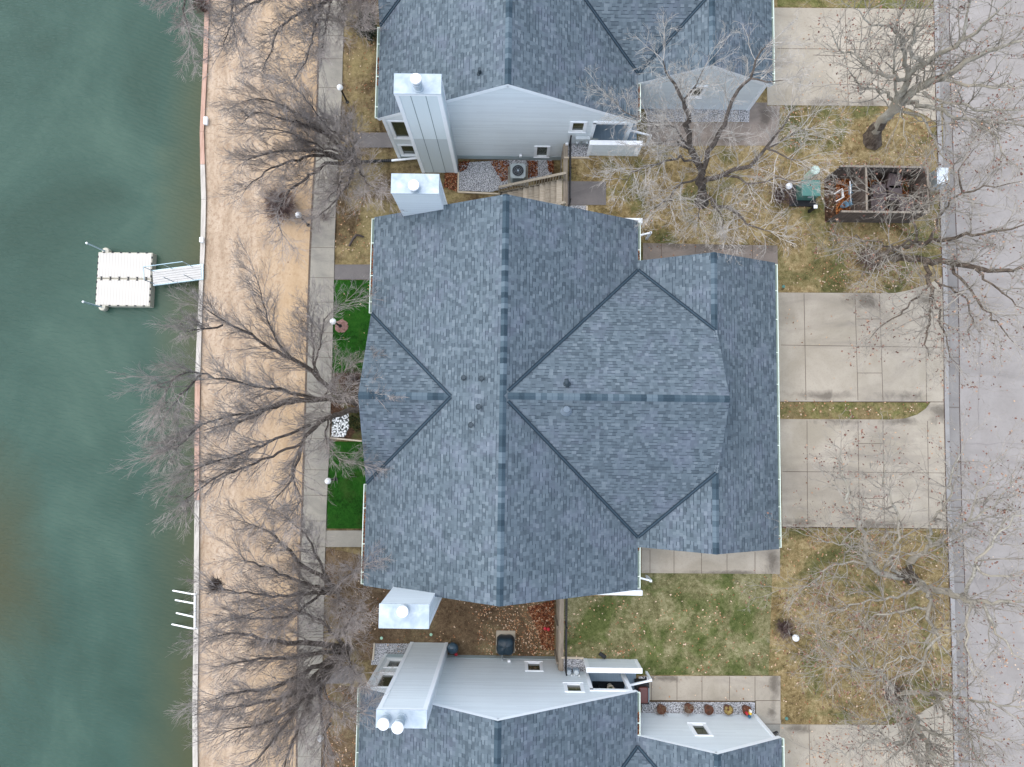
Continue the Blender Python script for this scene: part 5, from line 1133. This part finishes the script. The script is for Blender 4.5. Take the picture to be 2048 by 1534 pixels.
LD = [(((712, -60, 0), (670, -10, 3), (635, 12, 4.5), (600, 25, 5.8), (560, 58, 7), (540, 105, 7.8), (524, 140, 8.3)), .10, .012), (((670, -10, 3), (640, 15, 4.6), (625, 75, 6), (615, 115, 7), (590, 160, 7.8)), .06, .01), (((700, -70, 1), (600, -40, 5.5), (510, 5, 7.5), (465, 45, 8.6), (445, 95, 9.2)), .09, .012), (((560, -30, 6.4), (480, -10, 8), (462, 40, 8.8), (475, 95, 9.2)), .05, .01),
      (((520, -60, 7), (400, -50, 9.5), (365, 20, 10.4), (385, 75, 10.6)), .05, .012), (((700, -40, 1), (690, 10, 3), (680, 45, 4.4), (715, 50, 5)), .05, .01, 1.2), (((700, -40, 1), (720, 10, 3.4), (725, 40, 4.4)), .05, .01, 1.2), (((660, 0, 3.2), (650, 60, 4.8), (640, 120, 5.6)), .04, .01)]
tree('bare_tree', 'bare tree at the top edge, dark limbs hanging down over the sand', P(712, -60, 0), .2, LD, QW, 15, (M['barkw'], M['twigw']), group=WT)
SY = 'pale barked sycamores between lawn and street'
b0 = ZE-.1
LE = [(((1742, 284, b0), (1758, 250, 3.2), (1784, 224, 4.4), (1808, 200, 5.4), (1850, 168, 7), (1899, 147, 8.4), (1977, 104, 10), (2060, 75, 11.5)), .25, .02), (((1792, 215, 4.8), (1808, 182, 6), (1821, 149, 7), (1868, 117, 8.2), (1925, 81, 9.6), (1967, 52, 10.6), (2005, 10, 11.6)), .15, .02),
      (((1850, 130, 7.8), (1830, 108, 8.4), (1827, 70, 9.3), (1838, 38, 10), (1862, -5, 11)), .08, .012), (((1818, 152, 7), (1812, 125, 7.6), (1804, 95, 8.4), (1800, 72, 9), (1778, 55, 9.6), (1742, 46, 10.2), (1705, 15, 10.8)), .08, .012), (((1812, 158, 6.8), (1769, 151, 7.6), (1737, 136, 8.2), (1695, 110, 9), (1680, 96, 9.3), (1662, 62, 10)), .07, .012),
      (((1786, 200, 5.2), (1763, 180, 6.2), (1716, 170, 7), (1695, 138, 8)), .06, .012), (((1794, 190, 5.8), (1787, 125, 7.8), (1792, 78, 9), (1796, 30, 10)), .05, .012), (((1815, 205, 5.3), (1868, 216, 6.6), (1899, 229, 7.3), (1951, 240, 8.4), (2060, 254, 10)), .085, .014), (((1847, 185, 6.6), (1886, 201, 7.5), (1951, 216, 8.8), (2010, 224, 9.8), (2060, 224, 10.6)), .06, .012),
      (((1885, 158, 8), (1951, 170, 9.4), (2060, 170, 11)), .06, .012), (((1800, 222, 4.8), (1842, 237, 5.8), (1860, 266, 6.2), (1875, 297, 6.6), (1904, 329, 7.2), (1935, 300, 8)), .05, .01), (((1904, 329, 7.2), (1890, 380, 7.6), (1880, 425, 7.8)), .03, .01), (((1800, 200, 5.6), (1803, 230, 6.4), (1816, 280, 7)), .03, .008, .5), (((1925, 81, 9.6), (1935, 30, 10.4), (1945, -20, 11.4)), .05, .01), (((1951, 240, 8.4), (1990, 275, 9.2), (2010, 320, 9.8)), .04, .01)]
tree('sycamore_tree', 'large pale sycamore with a flared trunk north of the bin enclosure', P(1742, 284, ZE), .3, LE, QS, 21, (M['barks'], M['twigs']), (M['leafsy'], .24, .040), group=SY)
LF = [(((1742, 522, b0), (1775, 517, 3), (1808, 514, 4.2), (1867, 524, 5.6), (1940, 536, 7), (2048, 541, 9), (2120, 540, 10)), .17, .02), (((1742, 520, b0), (1780, 502, 3.2), (1831, 488, 5), (1911, 476, 6.6), (1999, 458, 8.4), (2070, 444, 9.6)), .12, .016), (((1850, 526, 5.2), (1857, 548, 5.6), (1862, 566, 5.8), (1866, 600, 6.4), (1851, 670, 7.4), (1858, 712, 8)), .085, .012),
      (((1861, 565, 5.8), (1838, 592, 6.4), (1795, 628, 7.2), (1768, 650, 7.6), (1740, 680, 8)), .04, .01), (((1865, 595, 6.2), (1885, 640, 7.2), (1893, 690, 8), (1912, 730, 8.6)), .045, .01), (((1905, 532, 6.2), (1955, 605, 8), (1995, 650, 9), (2030, 690, 9.8)), .05, .012), (((1950, 537, 7.2), (1995, 578, 8.4), (2048, 620, 9.6)), .045, .01), (((1835, 478, 5), (1793, 493, 5.8), (1745, 530, 6.6), (1711, 562, 7.2)), .045, .01),
      (((1831, 487, 5), (1829, 440, 6.2), (1815, 402, 7), (1785, 386, 7.6), (1720, 388, 8.2)), .05, .01, 1.1), (((1860, 482, 5.6), (1885, 425, 7), (1925, 385, 8.2), (2048, 360, 10)), .05, .012), (((1925, 385, 8.2), (1915, 340, 8.8), (1950, 300, 9.4)), .03, .01), (((1808, 513, 4.2), (1770, 490, 5.4), (1700, 480, 6.4), (1650, 500, 7)), .04, .01, .9), (((1829, 440, 6.2), (1860, 400, 7.2), (1850, 350, 8)), .035, .01), (((1870, 560, 6), (1930, 600, 7.4), (1945, 680, 8.6)), .035, .01)]
tree('sycamore_tree', 'dark limbed sycamore south of the bin enclosure reaching east across the kerb', P(1742, 522, ZE), .25, LF, QS, 22, (M['barkr'], M['twigs']), (M['leafsy'], .24, .040), group=SY)
LG_ = [(((1815, 1150, b0), (1835, 1165, 3.4), (1863, 1177, 4.6), (1894, 1182, 5.6), (1925, 1195, 6.4), (1946, 1202, 7), (2060, 1206, 9.4)), .18, .018), (((1812, 1150, b0), (1800, 1154, 3), (1762, 1146, 4), (1741, 1122, 4.8), (1727, 1077, 5.8), (1710, 1040, 6.6), (1699, 1000, 7.4), (1690, 950, 8.2), (1680, 900, 9)), .14, .014), (((1790, 1145, 3.4), (1783, 1110, 5), (1800, 1062, 6), (1787, 1010, 7), (1768, 958, 8), (1765, 900, 9)), .07, .012),
      (((1818, 1140, 2.6), (1831, 1115, 3.8), (1873, 1087, 5), (1936, 1042, 6.8), (1988, 1007, 8), (2030, 960, 9)), .09, .012), (((1860, 1092, 4.8), (1863, 1066, 5.6), (1866, 1038, 6.2), (1894, 1007, 7), (1900, 955, 8), (1925, 900, 9)), .06, .012), (((1860, 1178, 4.6), (1864, 1200, 5), (1859, 1237, 5.6), (1875, 1275, 6.2), (1849, 1320, 6.8), (1821, 1365, 7.4)), .075, .014), (((1875, 1275, 6.2), (1890, 1300, 6.6), (1905, 1334, 7.2)), .04, .01, .6),
      (((1845, 1175, 4.2), (1769, 1198, 5.2), (1724, 1205, 5.8), (1664, 1223, 6.6), (1630, 1250, 7.2)), .05, .01), (((1860, 1215, 5.2), (1769, 1226, 6.2), (1713, 1258, 6.8), (1680, 1258, 7.2)), .045, .01), (((1930, 1196, 6.6), (1953, 1132, 8), (2012, 1049, 9.5), (2060, 1020, 10.4)), .06, .012), (((1943, 1205, 7), (1932, 1250, 7.6), (1936, 1313, 8.2), (1955, 1360, 8.8)), .05, .012), (((1967, 1208, 7.4), (1998, 1271, 8.4), (2045, 1315, 9.4)), .05, .012),
      (((1745, 1128, 4.6), (1675, 1129, 5.6), (1630, 1167, 6.2), (1575, 1178, 7)), .04, .01), (((1730, 1100, 5.2), (1690, 1090, 6), (1625, 1072, 7)), .035, .01), (((1849, 1320, 6.8), (1800, 1310, 7.4), (1765, 1345, 8)), .035, .01), (((1953, 1132, 8), (1985, 1150, 8.6), (2048, 1150, 9.6)), .04, .01), (((1936, 1042, 6.8), (1960, 985, 8), (1990, 920, 9)), .035, .01)]
tree('sycamore_tree', 'spreading pale sycamore south of the middle drive with limbs over drive and street', P(1815, 1150, ZE), .25, LG_, QS, 23, (M['barks'], M['twigs']), (M['leafsy'], .24, .040), group=SY)
LH_ = [(((1782, 1385, b0), (1811, 1411, 3.6), (1831, 1452, 5), (1863, 1508, 6.8), (1892, 1565, 8)), .20, .02), (((1782, 1385, b0), (1811, 1420, 3.4), (1825, 1480, 5.2), (1838, 1534, 6.8), (1848, 1600, 8)), .14, .018), (((1835, 1450, 4.8), (1860, 1465, 5.6), (1908, 1486, 6.8), (1935, 1468, 7.6)), .06, .012), (((1790, 1390, 2.6), (1852, 1384, 4.6), (1908, 1391, 6), (1978, 1404, 7.6), (2055, 1418, 9)), .09, .014),
       (((1870, 1388, 5), (1887, 1407, 5.8), (1929, 1452, 7), (2012, 1482, 8.6)), .05, .012), (((1792, 1392, 2.8), (1765, 1347, 4.6), (1724, 1338, 5.4), (1664, 1324, 6.2), (1625, 1315, 6.8)), .05, .01), (((1825, 1468, 5), (1804, 1494, 5.8), (1783, 1520, 6.6)), .05, .01), (((1822, 1486, 5.4), (1751, 1480, 7), (1692, 1501, 7.8), (1645, 1505, 8.4)), .045, .01), (((1863, 1505, 6.8), (1912, 1540, 8), (1955, 1585, 9)), .06, .012), (((1800, 1400, 3.2), (1780, 1440, 5), (1720, 1460, 6.4)), .035, .01), (((1930, 1455, 7), (1960, 1520, 8.4), (2010, 1560, 9.4)), .04, .01), (((1720, 1338, 5.4), (1680, 1290, 6.4), (1640, 1270, 7)), .03, .01)]
tree('sycamore_tree', 'pale sycamore at the bottom right, two thick stems over the southern drive', P(1782, 1385, ZE), .25, LH_, QS, 24, (M['barks'], M['twigs']), (M['leafsy'], .24, .040), group=SY)
LM = [(((1402, 405, b0), (1402, 362, 3.6), (1396, 330, 4.4), (1383, 303, 5), (1377, 253, 6), (1366, 201, 7.4), (1344, 160, 8.4), (1325, 125, 9.2)), .19, .016, .9), (((1402, 360, 3.6), (1418, 303, 5.2), (1435, 275, 6), (1454, 229, 7), (1476, 185, 7.8), (1500, 157, 8.4), (1517, 122, 9), (1535, 95, 9.4)), .12, .014, .7), (((1402, 368, 3.4), (1454, 346, 4.6), (1495, 330, 5.4), (1533, 297, 6.4), (1558, 256, 7.3), (1585, 215, 8)), .12, .014, .9),
      (((1402, 385, 3), (1421, 396, 3.5), (1435, 412, 4), (1468, 418, 4.8), (1484, 437, 5.4), (1509, 456, 6), (1545, 468, 6.6)), .09, .012, .9), (((1440, 352, 4.3), (1481, 357, 5.2), (1509, 371, 5.8), (1555, 355, 6.6), (1600, 365, 7)), .05, .01, .8), (((1395, 330, 4.5), (1372, 280, 5.6), (1317, 245, 6.6), (1262, 231, 7.2), (1225, 195, 7.6)), .05, .012, 1.1), (((1390, 325, 4.5), (1344, 319, 5.4), (1290, 333, 6.2), (1240, 362, 6.8)), .05, .01, 1.1),
      (((1398, 350, 4), (1355, 374, 5), (1333, 405, 5.8), (1300, 415, 6.2)), .05, .01, 1.1), (((1400, 385, 3), (1399, 420, 4), (1394, 448, 4.8)), .04, .01), (((1533, 297, 6.4), (1590, 270, 7.2), (1625, 258, 7.6)), .04, .01), (((1533, 297, 6.4), (1575, 318, 7), (1610, 325, 7.4)), .03, .01), (((1383, 300, 5), (1340, 280, 6), (1300, 290, 6.6)), .04, .01, 1.1), (((1500, 157, 8.4), (1535, 160, 8.8), (1570, 165, 9)), .03, .01, .8), (((1366, 201, 7.4), (1390, 170, 8.2), (1400, 140, 8.8)), .03, .01, .7), (((1421, 396, 3.5), (1440, 430, 4.6), (1450, 465, 5.2)), .035, .01)]
tree('silver_tree', 'bare tree with silvery arching twigs on the lawn before the northern house', P(1402, 405, ZE), .25, LM, QM, 31, (M['barkm'], M['twigm']))
# flared roots of the two thick trunks, brush, shrubs, nest
def shrub(name, x, y, z, R_, Hh, n, mat, label, cat='shrub', seed=1, r=.007):
    c = P(x, y, z); rr = random.Random(seed); m = MB()
    for i in range(n):
        a = rr.uniform(0, 2*pi); k = rr.random()**.5; q0 = c+Vector((cos(a), sin(a), 0))*R_*.25*rr.random(); tip = c+Vector((cos(a+rr.gauss(0, .3))*R_*k, sin(a+rr.gauss(0, .3))*R_*k, Hh*(1.1-.5*k)*rr.uniform(.6, 1.1)))
        mid = q0.lerp(tip, .5)+Vector((rr.gauss(0, R_*.1), rr.gauss(0, R_*.1), Hh*.1)); m.tube([q0, mid, tip], [r*1.3, r, r*.6], 3, cap=False)
        for _ in range(3):
            e = tip+Vector((rr.gauss(0, R_*.22), rr.gauss(0, R_*.22), rr.uniform(-.05, .2)*Hh)); m.tube([mid.lerp(tip, .6), e], [r*.7, r*.5], 3, cap=False)
    t = thing(name, c, label, cat); m.build('branches', mat, t); return t
shrub('twiggy_shrub', 1563, 1252, ZE, .48, .8, 150, M['brush'], 'round dark twiggy shrub beside the globe lamp on the south east lawn', seed=2)
shrub('twiggy_shrub', 1556, 395, ZE, .6, .9, 150, M['brush'], 'dark reddish shrub under the globe lamp west of the transformer', seed=3)
shrub('twiggy_shrub', 566, 415, 0, .85, .9, 520, M['brush'], 'dark brushy shrub on the sand beside the globe lamp', seed=4)
shrub('twiggy_shrub', 742, 40, 0, .7, 1.6, 200, M['brush'], 'tall brown brush at the top edge beside the northern house', seed=5)
shrub('twiggy_shrub', 412, 20, 0, .55, .8, 160, M['brush'], 'dark brush on the sea wall at the top edge', seed=6)
shrub('dry_grass_clump', 651, 436, .05, .25, .4, 60, M['brush'], 'small dark plant clump on the lakeside path', seed=7, cat='plant')
shrub('twiggy_shrub', 1735, 520, ZE, .7, .5, 160, M['brush'], 'low brush at the foot of the dark limbed sycamore', seed=8)
shrub('twiggy_shrub', 1785, 1382, ZE, .7, .5, 120, M['brush'], 'low brush at the foot of the bottom right sycamore', seed=9)
shrub('twiggy_shrub', 712, 760, 0, .6, 1.0, 140, M['brush'], 'dark brushy shrub under the west gable north of the white stones', seed=10)
c = P(430, 1170, 5.9); rr = random.Random(9); m = MB()
for i in range(220):
    a = rr.uniform(0, 2*pi); R_ = rr.uniform(.05, .22); q = c+Vector((cos(a)*R_, sin(a)*R_, rr.uniform(-.12, .12))); d = Vector((-sin(a)+rr.gauss(0, .5), cos(a)+rr.gauss(0, .5), rr.gauss(0, .3)))*.16
    m.tube([q-d, q, q+d], [.008, .011, .006], 3, cap=False)
tag(m.build('bird_nest', plain('nest_twigs', (.05, .032, .022))), 'dark round bird nest in the western tips of a bare tree near the pipe frame', 'nest')
def leafbush(x, y, z, R_, Hh, n, label, seed, mat, sz=.05):
    c = P(x, y, z); rr = random.Random(seed); t = thing('evergreen_shrub', c, label, 'shrub'); m = MB(); k = MB()
    for i in range(n):
        u = Vector((rr.gauss(0, 1), rr.gauss(0, 1), rr.gauss(0, 1))).normalized(); R2 = rr.uniform(.55, 1)*(1+.2*sin(7*u.x+3*u.y+seed)); q = c+Vector((u.x*R_*R2, u.y*R_*R2, Hh*.5+u.z*Hh*.5*R2))
        v = Vector((rr.gauss(0, 1), rr.gauss(0, 1), rr.gauss(0, 1))).normalized()*sz*rr.uniform(.6, 1.3); w_ = v.cross(Vector((rr.random(), rr.random(), 1))).normalized()*sz*.5
        m.add([q-v, q+w_, q+v, q-w_], [(0, 1, 2, 3)])
    for i in range(7): k.tube([c, c+Vector((rr.gauss(0, R_*.4), rr.gauss(0, R_*.4), Hh*.8))], [.03, .01], 5)
    m.build('foliage', mat, t); k.build('stem', M['brush'], t)
leafbush(742, 75, 0, .55, 1.9, 2600, 'dark evergreen shrub against the west wall of the northern house', 3, M['needle'])
leafbush(716, 845, 0, .42, .8, 1400, 'dark green shrub beside the white stones', 4, leafmat('bed_green', [(.03, .04, .012), (.05, .06, .018), (.10, .085, .03), (.02, .025, .01)]))
leafbush(712, 780, 0, .45, .8, 1400, 'low brown leaved shrub under the west gable', 5, leafmat('bed_brown', [(.05, .04, .015), (.09, .06, .03), (.16, .10, .05), (.03, .025, .012)]))
def ring(x, y, z, R_, mat, name, label, cat):
    c = P(x, y, z); m = MB(); rr = random.Random(2); n = 30; m.add([c+Vector((cos(2*pi*i/n)*R_*rr.uniform(.85, 1.1), sin(2*pi*i/n)*R_*rr.uniform(.85, 1.1), .03)) for i in range(n)], [list(range(n))]); return tag(m.build(name, mat), label, cat)
ring(683, 652, 0, .34, grassy('red_mulch', (.10, .05, .04), (.22, .13, .11), (.36, .24, .21)), 'mulch_ring', 'reddish mulch circle around the lamp foot on the turf', 'mulch ring')
# ------------------------------------------------------------------ fallen leaves
def litter(name, polys, mat, seed, z, sz=.05, label=None):
    """polys: (pixel polygon, count, clumping)"""
    rr = random.Random(seed); m = MB()
    for poly, n, cl in polys:
        q = px(poly, z); xs = [p.x for p in q]; ys = [p.y for p in q]; cs = [(rr.uniform(min(xs), max(xs)), rr.uniform(min(ys), max(ys))) for _ in range(max(1, n//35))]
        def inside(x, y):
            r_ = False; j = len(q)-1
            for i in range(len(q)):
                if (q[i].y > y) != (q[j].y > y) and x < (q[j].x-q[i].x)*(y-q[i].y)/(q[j].y-q[i].y)+q[i].x: r_ = not r_
                j = i
            return r_
        k = 0; g_ = 0
        while k < n and g_ < n*8:
            g_ += 1
            if rr.random() < cl: c = rr.choice(cs); x, y = rr.gauss(c[0], .3), rr.gauss(c[1], .3)
            else: x, y = rr.uniform(min(xs), max(xs)), rr.uniform(min(ys), max(ys))
            if not inside(x, y): continue
            k += 1; a = rr.uniform(0, 6.28); s_ = sz*rr.uniform(.55, 1.25); tl = rr.gauss(0, .25); zz = z+.015+rr.random()*.03
            u = Vector((cos(a), sin(a), tl))*s_; v = Vector((-sin(a), cos(a), rr.gauss(0, .25)))*s_*.62; c = Vector((x, y, zz))
            m.add([c-u, c-u*.2+v, c+u, c-u*.2-v], [(0, 1, 2, 3)])
    o = m.build(name, mat); tag(o, label, 'leaves', kind='stuff'); return o
litter('leaf_drift', [([(890, 345), (916, 345), (916, 384), (888, 375)], 420, 0), ([(917, 324), (940, 322), (932, 340), (919, 344)], 160, 0), ([(980, 322), (1018, 322), (1018, 358), (1005, 365)], 520, 0), ([(1055, 322), (1075, 322), (1075, 352), (1056, 356)], 380, 0), ([(1095, 322), (1107, 322), (1107, 345), (1097, 345)], 180, 0),
    ([(1055, 1215), (1108, 1200), (1108, 1300), (1085, 1300), (1075, 1260)], 1500, .2), ([(1126, 1330), (1136, 1330), (1136, 1345), (1126, 1345)], 50, 0)], M['leafred'], 1, 0, .05, 'rust red leaf drifts by the walls and the retaining wall')
litter('leaf_litter', [([(940, 1205), (1108, 1205), (1108, 1310), (960, 1310)], 900, .35), ([(650, 1100), (940, 1200), (940, 1310), (650, 1300)], 160, .2), ([(650, 1370), (715, 1370), (715, 1534), (650, 1534)], 110, .2), ([(670, 380), (745, 380), (740, 525), (670, 525)], 110, .2), ([(690, 60), (750, 60), (750, 300), (690, 300)], 110, .2), ([(670, 560), (740, 560), (730, 740), (668, 740)], 12, 0), ([(1055, 1250), (1108, 1250), (1108, 1310), (1060, 1310)], 200, .2)], M['leaftan'], 2, 0, .042, 'scattered tan leaves on the earth of the lake side yards')
litter('leaf_litter', [([(1280, 440), (1400, 330), (1870, 300), (1870, 580), (1560, 580), (1560, 490), (1300, 485)], 700, .35), ([(1565, 215), (1860, 220), (1870, 330), (1565, 330)], 260, .3), ([(1120, 1200), (1545, 1150), (1560, 1345), (1290, 1345), (1250, 1315), (1120, 1315)], 330, .3), ([(1565, 1058), (1900, 1060), (1905, 1400), (1800, 1440), (1565, 1445)], 900, .35), ([(1560, 798), (1850, 803), (1830, 830), (1560, 835)], 80, .2), ([(1290, 1352), (1558, 1352), (1558, 1400), (1290, 1400)], 26, 0), ([(1290, 490), (1553, 492), (1553, 515), (1290, 515)], 24, 0)], M['leaftan'], 3, ZE, .045, 'scattered tan leaves on the street side lawns')
litter('leaf_litter', [([(1565, 20), (1865, 20), (1865, 205), (1565, 205)], 70, .2), ([(1565, 590), (1885, 590), (1885, 800), (1565, 800)], 26, .3), ([(1565, 842), (1890, 842), (1890, 1050), (1565, 1050)], 40, .3), ([(1565, 1455), (1890, 1455), (1890, 1560), (1565, 1560)], 110, .3), ([(1920, -20), (2080, -20), (2080, 1560), (1925, 1560)], 230, .5), ([(1898, -20), (1925, -20), (1935, 1560), (1912, 1560)], 150, .6)], M['leaftan'], 4, ZE+.0, .045, 'scattered tan leaves on the drives and the street')
litter('leaf_heap', [([(1672, 356), (1714, 356), (1714, 436), (1672, 436)], 900, .25), ([(1728, 356), (1832, 356), (1832, 436), (1728, 436)], 900, .4)], leafmat('orange_leaf', [(.22, .06, .014), (.32, .10, .02), (.13, .035, .012), (.40, .17, .06)]), 5, ZE+.02, .06, 'orange leaves heaped inside the bin enclosure')
